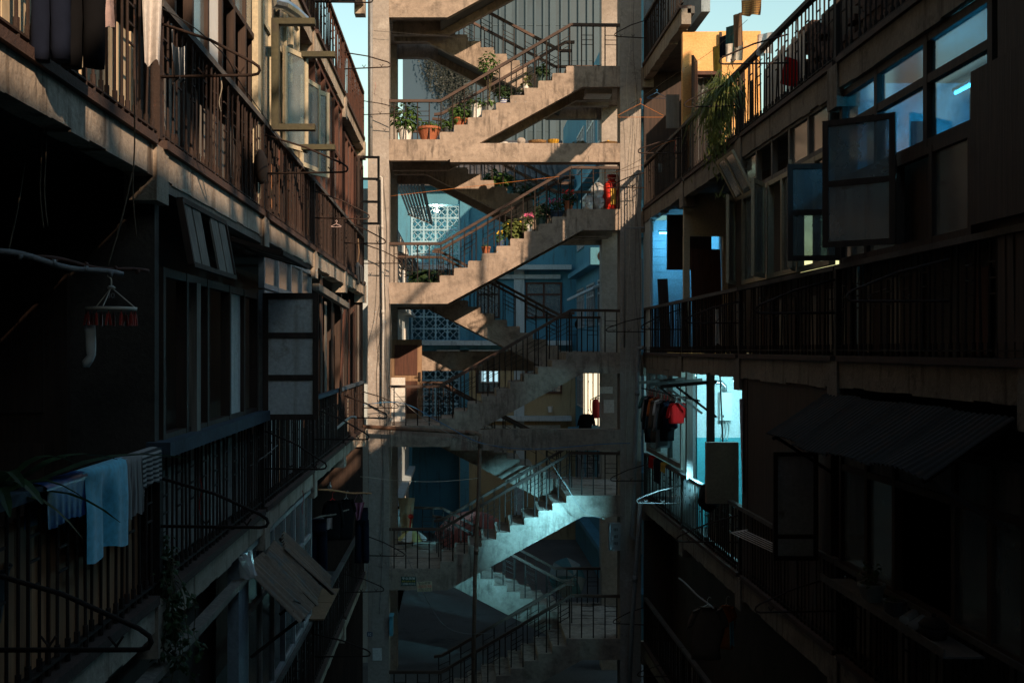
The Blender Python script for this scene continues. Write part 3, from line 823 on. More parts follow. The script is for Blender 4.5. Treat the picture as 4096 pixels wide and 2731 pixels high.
win(RB, facade(RX+0.06, 7.9, zRB+0.90), 2.75, 0.78, [0.25,0.5,0.75], 1, 0.055, 0.07, M['darkwood'], M['glassdirty'], skip={(1,0)})
M['glassblue'] = glass('blue_tinted_glass', (0.42,0.74,0.88), (0.10,0.22,0.28), 0.4, 0.06)
win(RB, facade(RX+0.07, 7.6, zRB+1.68), 3.05, 0.92, [0.36,0.70], [0.60], 0.07, 0.08, M['darkwood'], M['glassblue'])
win(RB, frame_at((RX+0.0, 10.55, zRB+0.93), (-0.97, 0.12, 0)), 0.50, 0.95, 1, 2, 0.05, 0.04, M['darkwood'], M['glassdirty'], name='open_casement')
win(RB, frame_at((RX+0.0, 9.2, zRB+0.96), (-0.80, 0.6, 0)), 0.62, 1.12, 1, 2, 0.05, 0.04, M['darkwood'], M['glassdirty'], name='open_casement')
m = MB(); m.box(RX+0.26, RX+0.30, 6.9, 14.3, zRB, zRB+0.9); m.build('light_baffle', M['roomwall'], RB)  # added panel, stops lamp light leaking out below the windows
m = MB(); m.box(RX+0.14, RX+0.17, 7.6, 10.7, zRB+0.9, zRB+1.66); m.build('light_baffle', M['darkwood'], RB)  # added dark panel, keeps the lower panes unlit
# room behind the blue glass
m = MB(); m.box(RX+1.30, RX+1.40, 7.0, 10.6, zRB, tRB+0.1); m.build('room_wall', M['blueboard'], RB)
m = MB(); m.box(RX+0.2, RX+1.3, 10.62, 10.68, zRB, tRB+0.1); m.build('cross_wall', M['blueboard'], RB)
m = MB(); m.box(RX+0.2, RX+1.3, 6.9, 6.96, zRB, tRB+0.1); m.build('cross_wall', M['roomwall'], RB)
m = MB(); m.box(RX+0.30, RX+0.55, 7.8, 10.4, zRB+1.55, zRB+1.58); m.build('shelf', M['darkwood'], RB)
m = MB(); m.box(RX+0.72, RX+0.86, 10.60, 10.615, zRB+1.5, zRB+2.3); m.box(RX+0.30, RX+0.40, 10.60, 10.615, zRB+1.5, zRB+2.3); m.build('red_scroll', plain('red_paper', (0.4,0.05,0.04), 0.7), RB)
m = MB(); m.box(RX+1.27, RX+1.30, 8.2, 8.9, zRB+1.5, zRB+2.3); m.build('cupboard', M['ply'], RB)
m = MB(); m.box(RX+0.9, RX+0.93, 9.3, 10.2, zRB+1.2, zRB+2.1); m.build('curtain', M['curtain'], RB)
m = MB(); m.box(RX-0.05, RX+0.0, 6.2, 7.75, zRB+0.95, zRB+2.05); m.build('plywood_board', M['darkwood'], RB)
m = MB(); m.box(RX+0.02, RX+0.10, 3, 7.5, zRB, tRB+0.1); m.build('partition', M['darkwood'], RB)
for a_, b_ in ((14.6, 18.0), (10.8, 14.3), (7.1, 10.6)):
    planks(RB, RX+0.22, a_, b_, zRB+0.02, zRB+0.70, [M['darkwood'], M['darkwood'], M['greywood'], M['redwood']], 0.2, skipp=0.3)
# lower storey: the bright room and the dark bays
m = MB(); m.box(3.98, 5.3, 18.1, 18.2, 5.92, tRC+0.1); m.build('cross_wall', M['whitewall'], RB)
m = MB(); m.box(3.98, 5.3, 18.1, 18.2, zRC, 5.918); m.build('cross_wall', M['cyanpaint'], RB)
m = MB(); m.box(5.2, 5.3, 14.3, 18.1, zRC, tRC+0.1); m.build('room_wall', M['whitewall'], RB)
m = MB(); m.box(RX+0.02, 5.3, 21.9, 21.98, zRC, tRC+0.1); m.box(5.2, 5.3, 18.2, 21.9, zRC, tRC+0.1); m.build('room_wall', M['whitewall'], RB)
m = MB(); m.box(RX+0.14, 5.3, 14.2, 14.29, zRC, tRC+0.1); m.build('cross_wall', M['roomwall'], RB)  # added wall, keeps the bright room's lamp light out of the dark bays
for yy in (16.05, 17.55):
    m = MB(); m.box(RX-0.04, RX+0.06, yy-0.055, yy+0.055, zRC+0.86, tRC+0.05); m.build('post', M['darkwood'], RB)
win(RB, facade(RX+0.05, 18.2, zRC+0.95), 3.4, topC-zC-1.0, [0.34,0.68], [0.70], 0.09, 0.08, M['greywood'], M['glassdirty'], skip={(0,0),(1,0),(0,1)})
m = MB(); m.box(RX+0.02, RX+0.1, 14.05, 14.3, zRC, tRC+0.05); m.build('post', M['darkwood'], RB)
m = MB(); m.box(RX+0.03, RX+0.13, 10.9, 14.05, zRC, tRC+0.05); m.build('partition', M['darkwood'], RB)
win(RB, frame_at((RX-0.02, 11.15, zRC+0.80), (-1, 0.02, 0)), 0.46, 1.12, 1, [0.22], 0.045, 0.04, M['darkwood'], M['frost'], name='open_casement')
win(RB, facade(RX+0.04, 7.1, zRC+0.86), 3.5, 1.35, [0.14,0.3,0.62,0.80], [0.72], 0.06, 0.07, M['darkwood'], M['glassdirty'], skip={(2,0)}, solid={(0,1):M['greywood'],(1,1):M['greywood'],(2,1):M['greywood'],(3,1):M['greywood'],(4,1):M['greywood']})
planks(RB, RX+0.2, 10.8, 17.0, zRC+0.02, zRC+0.74, [M['darkwood'], M['darkwood'], M['greywood']], 0.22, skipp=0.15)
planks(RB, RX+0.2, 7.1, 10.6, zRC+0.02, zRC+0.80, [M['darkwood'], M['greywood']], 0.3, skipp=0.1)
m = MB(); m.box(RX+0.6, RX+0.7, 7, 21.9, 0, RF[1]-0.15); m.build('room_wall', M['roomwall'], RB)
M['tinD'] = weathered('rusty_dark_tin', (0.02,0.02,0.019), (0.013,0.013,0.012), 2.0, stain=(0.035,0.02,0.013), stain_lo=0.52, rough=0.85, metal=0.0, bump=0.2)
def awning(px_y0, y1, X, s, z, out, drop, mat, nsheet, label, nm='corrugated_awning', pitch=0.09, amp=0.016, rag=0.0, skew=0.0):
    e = empty(nm, (X, (px_y0+y1)/2, z-drop), label, 'awning')
    L = math.hypot(out, drop); wd = (y1-px_y0)/nsheet
    for i in range(nsheet):
        yb = px_y0 + i*wd
        Mx = frame_at((X + s*0.01, yb + (0 if s < 0 else wd), z+0.012*(i % 2)), (skew*(i-0.5), 1 if s < 0 else -1, -0.35*skew*i), (s*drop, 0, out))
        # local y must point outwards and down
        corrugated('tin_sheet', Mx, wd+0.06, L*R.uniform(0.96, 1.02), mat, e, bend=R.uniform(-.05, .05), pitch=pitch, amp=amp, rag=rag)
    for yy in (px_y0+0.1, y1-0.1):
        b_ = MB(); b_.bar((X, yy, z-0.05), (X+s*out*0.95, yy, z-drop*0.97-0.03), 0.03); b_.bar((X, yy, z-drop-0.35), (X+s*out*0.9, yy, z-drop*0.92-0.03), 0.03); b_.build('strut', M['iron'], e)
    return e

# ------------------------------------------------------------------ the rear yard
RWX = 4.5
RW = empty('apartment_block', (6, 33, 0), 'rear wing of flats with awnings receding behind the stair tower, beyond the shaded block', 'building')
LW = empty('apartment_block', (-4, 33, 0), 'pale rear wing receding behind the stair tower, beyond the sunlit block', 'building')
EB = empty('apartment_block', (2, 44, 0), 'blue-grey block with patterned block screens closing the rear yard', 'building')
M['paleblue'] = weathered('pale_render', (0.50,0.56,0.58), (0.40,0.46,0.48), 0.8, stain=(0.28,0.32,0.34), stain_lo=0.64, streak=(0.25,0.29,0.3), bump=0.2)
M['ochre'] = weathered('ochre_render', (0.45,0.35,0.20), (0.36,0.27,0.15), 0.8, stain=(0.2,0.15,0.1), stain_lo=0.64, streak=(0.2,0.16,0.1), bump=0.2)
M['bluewall'] = weathered('teal_blue_render', (0.09,0.27,0.36), (0.065,0.20,0.28), 0.6, stain=(0.06,0.11,0.14), stain_lo=0.62, streak=(0.07,0.13,0.16), bump=0.2)
M['block'] = weathered('screen_block', (0.34,0.52,0.60), (0.26,0.42,0.50), 2.0, stain=(0.1,0.12,0.12), stain_lo=0.62, bump=0.2)
M['tilewall'] = weathered('dark_roof_tile', (0.085,0.075,0.07), (0.05,0.045,0.043), 3.0, bump=0.3, vary=0.25)
m = MB(); m.box(RWX, RWX+0.4, 25.5, 47, 0, 17.0); m.build('wall', M['bluewall'], RW)
m = MB(); m.box(LX-5, LX-0.03, 25.5, 41.6, 0, 11.2); m.build('wall', M['paleblue'], LW)
# floors of the rear wings: ledges, windows, awnings
for k in range(0, 5):
    z = RF[k]
    m = MB(); m.box(RWX-0.35, RWX, 26, 41.5, z-0.16, z); m.build('ledge', M['bluewall'], RW)
    for j in range(5):
        y = 26.6 + j*3.1
        win(RW, facade(RWX-0.02, y, z+0.85), 2.1, 1.45, 4, [0.7], 0.06, 0.06, M['alu'], M['glassdirty'], pane='pane')
for k in range(0, 4):
    z = LF[k]
    for j in range(4):
        y = 27 + j*3.6
        win(LW, facade(LX-0.02, y, z+0.95), 1.6, 1.35, 3, 1, 0.06, 0.06, M['white'], M['glassdirty'])
    m = MB(); m.box(LX-0.03, LX+0.22, 26, 41.5, z-0.14, z); m.build('ledge', M['paleblue'], LW)
M['litcurtain'] = emit('lit_curtain', (1.0, 0.80, 0.52), 1.15)
m = MB(); m.grid(lambda u, v: (RWX-0.05+0.035*math.sin(u*52)+0.02*math.sin(u*19), 34.2+4.0*u, 4.95+1.7*v), 90, 2); lw_ = m.build('lit_window', M['litcurtain'], RW)
for yy in (34.2, 35.5, 36.9, 38.2):
    m = MB(); m.box(RWX-0.14, RWX-0.10, yy-0.03, yy+0.03, 4.9, 6.7); m.build('window_bar', M['white'], lw_)
def slat_awning(X, s, y0, y1, z, out, drop, n, mat, parent):
    f = MB(); f.bar((X, y0, z), (X+s*out, y0, z-drop), 0.05); f.bar((X, y1, z), (X+s*out, y1, z-drop), 0.05); f.bar((X+s*out, y0, z-drop), (X+s*out, y1, z-drop), 0.06)
    o = f.build('window_awning', mat, parent)
    for i in range(n):
        t = (i+0.5)/n
        b_ = MB(); b_.box(X+s*out*t-0.32*out/n, X+s*out*t+0.32*out/n, y0, y1, z-drop*t+0.02, z-drop*t+0.035); b_.build('slat', mat, o)
slat_awning(LX, 1, 30, 40, 12.4, 0.9, 0.35, 8, M['tin'], LW)
slat_awning(LX, 1, 28.5, 36, 10.1, 0.7, 0.3, 6, M['tin'], LW)
slat_awning(RWX, -1, 27, 33, 12.2, 0.8, 0.3, 6, M['paleblue'], RW)
slat_awning(RWX, -1, 29, 36, 9.4, 0.9, 0.35, 6, M['paleblue'], RW)
# end block with screen panels
S0, S1 = -1.87, -0.03
zsc = [3.26+7.4, 0.34+7.4, -2.58+7.4]
m = MB(); m.box(-8, S0, 42, 46, 0, 14.0); m.box(S1, RWX, 42, 46, 7.0, 14.0); m.box(S0, S1, 42, 46, 13.05, 14.0)
m.box(S0, S1, 43.6, 46, 0, 13.05)
for z in zsc: m.box(S0, S1, 42.004, 43.6, z-0.6, z-0.02)
m.build('wall', M['bluewall'], EB)
m = MB(); m.box(S1, RWX, 42, 46, 0, 7.0); m.build('wall', M['ochre'], EB)
bk = MB(); a = 0.23; t = 0.032
def blk(b_):
    for x0, x1, z0, z1 in ((-a, a, -a, -a+t), (-a, a, a-t, a), (-a, -a+t, -a+t, a-t), (a-t, a, -a+t, a-t)): b_.box(x0, x1, -0.05, 0.05, z0, z1)
    for sx in (-1, 1):
        for sz in (-1, 1):
            b_.bar((0,0,0), (sx*0.115, 0, sz*0.115), 0.026, 0.07, (0,1,0))
            b_.bar((sx*0.115, 0, sz*0.115), (sx*0.185, 0, sz*0.115+sz*0.0), 0.024, 0.07, (0,1,0))
            b_.bar((sx*0.115, 0, sz*0.115), (sx*0.115, 0, sz*0.185), 0.024, 0.07, (0,1,0))
            b_.bar((sx*0.185, 0, sz*0.06), (sx*0.185, 0, sz*0.12), 0.024, 0.07, (0,1,0))
            b_.bar((sx*0.06, 0, sz*0.185), (sx*0.12, 0, sz*0.185), 0.024, 0.07, (0,1,0))
            b_.bar((sx*0.185, 0, sz*0.06), (sx*0.21, 0, sz*0.06), 0.024, 0.07, (0,1,0))
            b_.bar((sx*0.06, 0, sz*0.185), (sx*0.06, 0, sz*0.21), 0.024, 0.07, (0,1,0))
blk(bk); bkm = bk.mesh('screen_block', M['block'])
for z in zsc:
    fr = MB(); fr.box(S0-0.04, S0, 41.94, 42.05, z, z+2.32); fr.box(S1, S1+0.04, 41.94, 42.05, z, z+2.32)
    fo = fr.build('block_screen', M['block'], EB)
    for i in range(4):
        for j in range(5):
            inst('screen_block', bkm, (S0+0.23+i*0.46, 42.0, z+0.23+j*0.462), fo)
for z in zsc:
    m = MB(); m.box(-2.4, RWX-0.2, 41.55, 41.99, z-0.18, z-0.0); m.build('ledge', M['paleblue'], EB)
    m = MB(); m.box(-0.9, 3.9, 41.85, 41.998, z-0.52, z-0.36); m.build('ledge', M['paleblue'], EB)
for z in (zsc[1], zsc[0]):
    win(EB, frame_at((2.55, 41.97, z-2.05), (1,0,0)), 1.42, 1.40, [0.5], [0.66], 0.07, 0.06, M['redwood'], M['glassdirty'])
    win(EB, frame_at((0.65, 41.97, z-2.05), (1,0,0)), 0.9, 1.40, 2, [0.66], 0.07, 0.06, M['darkwood'], M['glassdirty'])
m = MB(); m.box(2.1, 2.5, 41.9, 41.99, 0, 14); m.build('pilaster', M['paleblue'], EB)
m = MB(); m.box(0.0, 0.35, 41.85, 41.99, 0, 14); m.build('pilaster', M['bluewall'], EB)
M['litpane'] = emit('lit_pane', (0.55, 0.85, 0.95), 0.7)
win(EB, frame_at((0.80, 41.96, 6.10), (1,0,0)), 0.72, 0.50, 3, 1, 0.05, 0.06, M['alu'], M['litpane'])
# lit bulb inside the top screen
bl = empty('light_bulb', at(1745, 842, 42.45), 'lit bare bulb glowing behind the patterned block screen', 'lamp')
m = MB(); m.sphere(at(1745, 842, 42.45), 0.09); m.build('bulb', emit('bulb_glow', (1.0,0.9,0.7), 60), bl)
m = MB(); m.tube([at(1745, 842, 42.45)+Vector((0,0,0.05)), at(1745, 842, 42.45)+Vector((0,0,0.3))], 0.02); m.build('holder', M['iron'], bl)
L = bpy.data.lights.new('bulb_light', 'POINT'); L.energy = 60; L.color = (1.0,0.85,0.6); L.shadow_soft_size = 0.06
lo = bpy.data.objects.new('bulb_light', L); reg(lo, at(1745, 842, 42.33), bl)
# tiled roof over the end block
rt = empty('tiled_roof', (1, 44, 14), 'dark tiled roof above the blue-grey rear block', 'roof')
m = MB(); m.prism([(41.5, 13.85), (46.5, 16.4), (46.5, 16.2), (41.5, 13.70)], -3, RWX-0.1, axis='x'); m.build('roof_deck', M['tilewall'], rt)
tm = MB()
tm.prism([(-.11,0),(-.09,.035),(-.04,.055),(.03,.05),(.08,.02),(.11,0.0)], 0, 0.42); tmm = tm.mesh('tile', M['tilewall'])
for j in range(12):
    for i in range(24):
        t_ = inst('tile', tmm, (-1.6+i*0.235, 41.5+j*0.36, 13.88+j*0.1836), rt); t_.rotation_euler = (math.atan2(2.55,5), 0, 0)
# far tower and a plain wall with hanging creepers
M['glasstower'] = plain('tower_glass', (0.018,0.04,0.058), 0.3, vary=0.15, spec=0.5, scale=0.4)
M['mullion'] = plain('tower_mullion', (0.035,0.065,0.085), 0.6, vary=0.08)
tw = empty('office_tower', (7, 95, 0), 'tall ribbed office tower in the haze above the rear yard', 'building')
m = MB(); m.box(0, 16, 92, 104, 0, 70); m.build('facade', M['glasstower'], tw)
for i in range(21):
    m = MB(); x = 0.4+i*0.75; wd = 0.16 if i % 5 else 0.5
    m.box(x-wd/2, x+wd/2, 91.75, 92.02, 0, 70); m.build('mullion', M['mullion'], tw)
for j in range(9):
    m = MB(); m.box(0, 16, 91.96, 92.01, 20+j*3, 20.1+j*3); m.build('spandrel', M['mullion'], tw)
M['farwall'] = weathered('far_grey_wall', (0.05,0.085,0.12), (0.044,0.076,0.105), 0.3, bump=0.0)
vw = empty('building', (-3, 66, 0), 'plain grey-blue building with creepers hanging down its wall behind the rear yard', 'building')
m = MB(); m.box(-3.4, 0.3, 64, 70, 0, 32); m.build('wall', M['farwall'], vw)
m = MB()
for i in range(120):
    u = R.random()**0.6; x = -2.3 + 2.9*u; z = 25.5; L_ = (1.6 + 4.6*u)*R.uniform(0.5, 1.15); yy = 63.7+R.uniform(-.4,.2); ph = R.uniform(0, 6); t = 0.0
    while t < L_:
        t += R.uniform(0.05, 0.14); sz = R.uniform(0.04, 0.10)
        c = Vector((x + 0.18*math.sin(1.3*t+ph) + R.gauss(0, 0.05), yy, z-t))
        d = Vector((R.uniform(-1,1), R.uniform(-.5,.5), R.uniform(-1.4,.4))).normalized()*sz; e_ = Vector((0,-1,0)).cross(d).normalized()*sz*0.5
        m.add([c-d, c+e_, c+d, c-e_], [(0,1,2,3)])
tag(m.build('creeper', leaf('dark_creeper', (0.02,0.025,0.022), (0.04,0.045,0.035)), vw), kind='stuff')

# ------------------------------------------------------------------ plants in pots
M['leafA'] = leaf('fresh_leaf', (0.09,0.17,0.035), (0.05,0.10,0.025))
M['leafB'] = leaf('dark_leaf', (0.045,0.085,0.03), (0.025,0.05,0.02))
M['leafC'] = leaf('yellow_green_leaf', (0.16,0.19,0.05), (0.08,0.11,0.03))
M['stem'] = plain('stem', (0.10,0.085,0.045), 0.8)
M['soil'] = plain('soil', (0.045,0.035,0.028), 0.95)
M['terracotta'] = weathered('terracotta', (0.40,0.13,0.06), (0.30,0.10,0.05), 6, stain=(0.2,0.1,0.06), stain_lo=0.66, bump=0.2)
M['whitepot'] = plain('white_plastic', (0.72,0.70,0.66), 0.5, vary=0.04)
M['greypot'] = plain('grey_pot', (0.22,0.23,0.22), 0.6)
M['darkpot'] = plain('dark_pot', (0.05,0.055,0.06), 0.5)
M['bluepot'] = plain('blue_pot', (0.05,0.08,0.15), 0.45)
M['greenpot'] = plain('green_pot', (0.05,0.09,0.085), 0.5)
M['cyanpot'] = plain('cyan_pot', (0.12,0.36,0.46), 0.5)
M['pink'] = plain('pink_petal', (0.62,0.10,0.24), 0.7); M['redp'] = plain('red_petal', (0.60,0.03,0.03), 0.7); M['yellowp'] = plain('yellow_petal', (0.75,0.48,0.03), 0.7)

def leaves(b, c, sx, sy, sz, n, size, droop=0.4, hollow=0.3):
    c = Vector(c)
    for i in range(n):
        while True:
            p = Vector((R.uniform(-1,1), R.uniform(-1,1), R.uniform(-1,1)))
            if hollow < p.length <= 1: break
        q = c + Vector((p.x*sx, p.y*sy, p.z*sz))
        d = Vector((p.x + R.uniform(-.5,.5), p.y + R.uniform(-.5,.5), p.z*0.4 + R.uniform(-.4,.3) - droop)).normalized()
        s_ = size*R.uniform(0.6, 1.25); side = d.cross(Vector((R.uniform(-.3,.3), R.uniform(-.3,.3), 1))).normalized()*s_*0.42
        nrm = side.cross(d).normalized()*s_*0.12
        a_, m_, e_ = q, q + d*s_*0.5 + nrm, q + d*s_ - Vector((0,0,s_*0.15))
        b.add([a_, m_-side-nrm, m_, m_+side-nrm, e_], [(0,1,2),(0,2,3),(1,4,2),(2,4,3)])

def stems(b, base, c, sx, sy, sz, n, r=0.004):
    for i in range(n):
        t = Vector(c) + Vector((R.uniform(-.8,.8)*sx, R.uniform(-.8,.8)*sy, R.uniform(-.3,.9)*sz))
        mid = Vector(base).lerp(t, 0.55) + Vector((R.uniform(-.02,.02), R.uniform(-.02,.02), 0.02))
        b.tube([base, mid, t], r, 4, r*0.5)

def pot(base, rt, rb, h, mat, label, name='potted_plant', spread=None, n=120, size=0.05, lm='leafA', lift=0.0, flowers=None, lip=True, group=None, trunk=None):
    base = Vector(base); e = empty(name, base, label, 'plant', group)
    b = MB(); pr = [(rb*0.98, 0), (rb, 0.004), (rt*0.97, h*0.82)] + ([(rt*1.06, h*0.83), (rt*1.06, h)] if lip else [(rt, h)]) + [(rt*0.9, h), (rt*0.88, h*0.88)]
    b.lathe(pr, base, 18); b.build('pot', mat, e, smooth=False)
    b = MB(); b.lathe([(rt*0.87, 0), (0.0005, 0.006)], base+Vector((0,0,h*0.88)), 12); b.build('soil', M['soil'], e)
    if spread:
        sx, sy, sz = spread; c = base + Vector((0, 0, h + sz*0.75 + lift))
        b = MB(); stems(b, base+Vector((0,0,h*0.88)), c, sx, sy, sz, 9)
        if trunk: b.tube([base+Vector((0,0,h*0.88)), base+Vector((0.012,0,h+lift*0.5)), c+Vector((0,0,-sz*0.4))], trunk, 6, trunk*0.6)
        b.build('stem', M['stem'], e)
        b = MB(); leaves(b, c, sx*1.08, sy, sz*1.12, int(n*1.5), size*1.08); leaves(b, base+Vector((0,-rt*0.5,h)), rt*1.2, rt*0.7, h*0.22, int(n*0.2), size, 0.9); b.build('foliage', M[lm], e)
        if flowers:
            fm, fn = flowers; b = MB()
            for i in range(fn):
                p = c + Vector((R.uniform(-1,1)*sx*0.8, R.uniform(-1,0.4)*sy*0.8, sz*R.uniform(0.4, 1.15)))
                for k in range(5):
                    a_ = 2*math.pi*k/5; u = Vector((math.cos(a_), R.uniform(-.4,.4), math.sin(a_)))*0.022
                    v = Vector((-math.sin(a_), 0.2, math.cos(a_)))*0.011
                    b.add([p, p+u*0.6+v, p+u, p+u*0.6-v], [(0,1,2,3)])
            b.build('blossom', M[fm], e)
    return e

def stepz(k, X):
    return up_tread(H*k)(X)
def sx_(px): return (px-VPX)*22.28/FPX
PY_ = 22.30
def on_step(k, px): 
    X = sx_(px); return (X, PY_, stepz(k, X)+0.001)
pot(on_step(4,1621), 0.155, 0.105, 0.30, M['whitepot'], 'tall white pot with a big leafy plant on the upper stair landing', spread=(0.28,0.24,0.24), n=170, size=0.10, lift=0.06)
pot(on_step(4,1715), 0.235, 0.15, 0.30, M['terracotta'], 'wide terracotta bowl of seedlings on the upper stair landing', spread=(0.23,0.18,0.07), n=130, size=0.06)
pot(on_step(4,1790), 0.10, 0.08, 0.15, M['darkpot'], 'small dark pot with a low bush on the lowest upper step', spread=(0.17,0.14,0.10), n=150, size=0.05)
pot(on_step(4,1840), 0.15, 0.11, 0.19, M['terracotta'], 'red-brown pot with round leaves on the second upper step', spread=(0.20,0.16,0.16), n=130, size=0.085)
pot(on_step(4,1903), 0.125, 0.10, 0.33, M['whitepot'], 'tall white ribbed pot on the third upper step', spread=(0.20,0.15,0.06), n=70, size=0.075)
pot(on_step(4,1957), 0.115, 0.09, 0.24, M['greypot'], 'grey pot with a thin young tree on the upper stair flight', spread=(0.19,0.15,0.24), n=110, size=0.075, lift=0.58, trunk=0.016)
M['porcelain'] = stripes('blue_white_porcelain', (0.70,0.72,0.72), (0.05,0.10,0.32), 9, 2, 0.25)
pot(on_step(4,2016), 0.115, 0.095, 0.17, M['porcelain'], 'blue and white porcelain pot with a dense bush on the upper flight', spread=(0.16,0.13,0.14), n=160, size=0.06, lm='leafB')
pot(on_step(4,2078), 0.085, 0.075, 0.11, M['darkpot'], 'small dark bowl with a round cactus on the upper flight', spread=(0.07,0.07,0.05), n=80, size=0.03, lm='leafB')
pot(on_step(4,2104), 0.072, 0.055, 0.14, M['whitepot'], 'small white cup with a dry twiggy plant on the upper flight', spread=(0.08,0.07,0.14), n=34, size=0.06, lm='leafC')
pot(on_step(4,2168), 0.095, 0.085, 0.22, M['greenpot'], 'dark green jar with a spiky plant high on the upper flight', spread=(0.10,0.08,0.10), n=60, size=0.09, lm='leafB', lip=False)
pot(on_step(3,1944), 0.095, 0.068, 0.16, M['terracotta'], 'plain terracotta pot on the middle stair flight', spread=(0.07,0.06,0.03), n=24, size=0.04)
pot(on_step(3,2001), 0.085, 0.062, 0.14, M['bluepot'], 'blue pot with yellow flowers on the middle stair flight', spread=(0.08,0.07,0.10), n=46, size=0.05, flowers=('yellowp', 7))
pot(on_step(3,2060), 0.08, 0.06, 0.12, M['darkpot'], 'drooping yellow-green plant in a dark pot on the middle flight', spread=(0.19,0.13,0.17), n=120, size=0.13, lm='leafC', flowers=('yellowp', 2))
pot(on_step(3,2116), 0.075, 0.065, 0.17, M['whitepot'], 'white pot with pink flowers on the middle stair flight', spread=(0.11,0.09,0.12), n=40, size=0.06, flowers=('pink', 26))
pot(on_step(3,2165), 0.11, 0.09, 0.21, M['greenpot'], 'green pot with a dark bush on the middle stair flight', spread=(0.16,0.12,0.14), n=110, size=0.07, lm='leafB')
pot(on_step(3,2226), 0.155, 0.11, 0.14, M['bluepot'], 'low wide blue pot with pink flowers near the middle half landing', spread=(0.20,0.13,0.14), n=110, size=0.06, lm='leafB', flowers=('pink', 16))
pot(on_step(3,2274), 0.105, 0.08, 0.20, M['terracotta'], 'orange clay pot with red flowers on the middle half landing', spread=(0.15,0.12,0.12), n=90, size=0.07, lm='leafB', flowers=('redp', 16))
pot((0.9, 24.5, down_tread(H*4)(0.9)), 0.12, 0.09, 0.24, M['cyanpot'], 'pale blue pot with a spiky plant on the rear stair flight', spread=(0.28,0.2,0.12), n=130, size=0.14, lm='leafA')
pot((1.5, 24.45, down_tread(H*4)(1.5)), 0.11, 0.08, 0.18, M['darkpot'], 'dark pot with a bushy plant lower on the rear stair flight', spread=(0.3,0.22,0.18), n=170, size=0.08, lm='leafB')
pot((-0.75, 24.3, H*3), 0.13, 0.1, 0.2, M['darkpot'], 'dark pot with long arching leaves on the middle stair landing', spread=(0.34,0.2,0.14), n=70, size=0.2, lm='leafB')

pot((RX+0.42, 10.0, RF[2]+1.581), 0.08, 0.06, 0.10, M['darkpot'], 'leafy pot plant on the shelf behind the blue glass', spread=(0.12,0.14,0.13), n=70, size=0.08, lm='leafB')
pot((RX+0.42, 9.2, RF[2]+1.581), 0.07, 0.06, 0.09, M['terracotta'], 'small pot plant farther along the shelf behind the blue glass', spread=(0.10,0.12,0.10), n=50, size=0.07, lm='leafB')

# ------------------------------------------------------------------ other things on the stairs
def cloth(b, p, q, drop, nu=14, nv=10, amp=0.02, freq=4.0, taper=0.0, ph=0.0, sag=0.0):
    "hanging cloth from edge p-q"
    p = Vector(p); q = Vector(q); side = (q-p).cross(Vector((0,0,1))).normalized()
    def fn(u, v):
        c = p.lerp(q, 0.5 + (u-0.5)*(1-taper*v))
        k = amp*(0.25+v)
        return c + side*(k*math.sin(freq*2*math.pi*u+ph+0.8*v) + k*0.5*math.sin(freq*5.1*u+2*v)) + Vector((0,0,-drop*v*(1+0.03*math.sin(7*u+ph)) - sag*math.sin(math.pi*u)*(1-v)))
    b.grid(fn, nu, nv)

def ring_tube(b, rings, n=14):
    "rings: list of (centre, rx vec, ry vec)"
    vs_ = []; fs = []
    for j, (c, a_, d_) in enumerate(rings):
        for k in range(n):
            t = 2*math.pi*k/n; f = 1 + 0.10*math.sin(3*t + j*0.7) + 0.06*math.sin(7*t - j)
            vs_.append(Vector(c) + Vector(a_)*math.cos(t)*f + Vector(d_)*math.sin(t)*f)
    for j in range(len(rings)-1):
        for k in range(n):
            k2 = (k+1) % n; fs.append((j*n+k, j*n+k2, (j+1)*n+k2, (j+1)*n+k))
    fs.append(tuple(range(n))); fs.append(tuple(range((len(rings)-1)*n, len(rings)*n)))
    b.add(vs_, fs)

def shirt(name, top, w, h, mat, label, xdir=(1,0,0), sleeve=0.35, group=None, hanger=True):
    top = Vector(top); x = Vector(xdir).normalized(); y = Vector((0,0,1)).cross(x); z = Vector((0,0,1))
    e = empty(name, top, label, 'clothes', group); b = MB()
    rings = []
    for i in range(9):
        t = i/8; ww = w*0.5*(0.55 + 0.45*min(1, t*5)) if t < 0.2 else w*0.5*(1.0 + 0.06*math.sin(5*t))
        rings.append((top - z*(h*t) + x*0.01*math.sin(6*t), x*ww, y*(0.035+0.03*t)))
    ring_tube(b, rings, 18); b.build('body', mat, e, smooth=True)
    if sleeve:
        for s_ in (-1, 1):
            b = MB(); p0 = top + x*s_*w*0.36 - z*h*0.05; rr = []
            for i in range(6):
                t = i/5; rr.append((p0 + x*s_*(w*0.26*math.sin(t*1.3)) - z*(sleeve*t), (x*0.4+z*0.2)*0.14*w/0.4*(1-0.35*t), y*0.045*(1-0.2*t)))
            ring_tube(b, rr, 10); b.build('sleeve', mat, e, smooth=True)
    if hanger:
        b = MB(); b.tube([top+x*w*0.4-z*0.06, top+z*0.03, top-x*w*0.4-z*0.06], 0.006, 5); b.tube([top+z*0.03, top+z*0.10, top+z*0.14+x*0.025, top+z*0.12+x*0.05], 0.004, 5); b.build('hanger', M['redp'] if sleeve > 0.3 else M['pvc'], e)
    return e

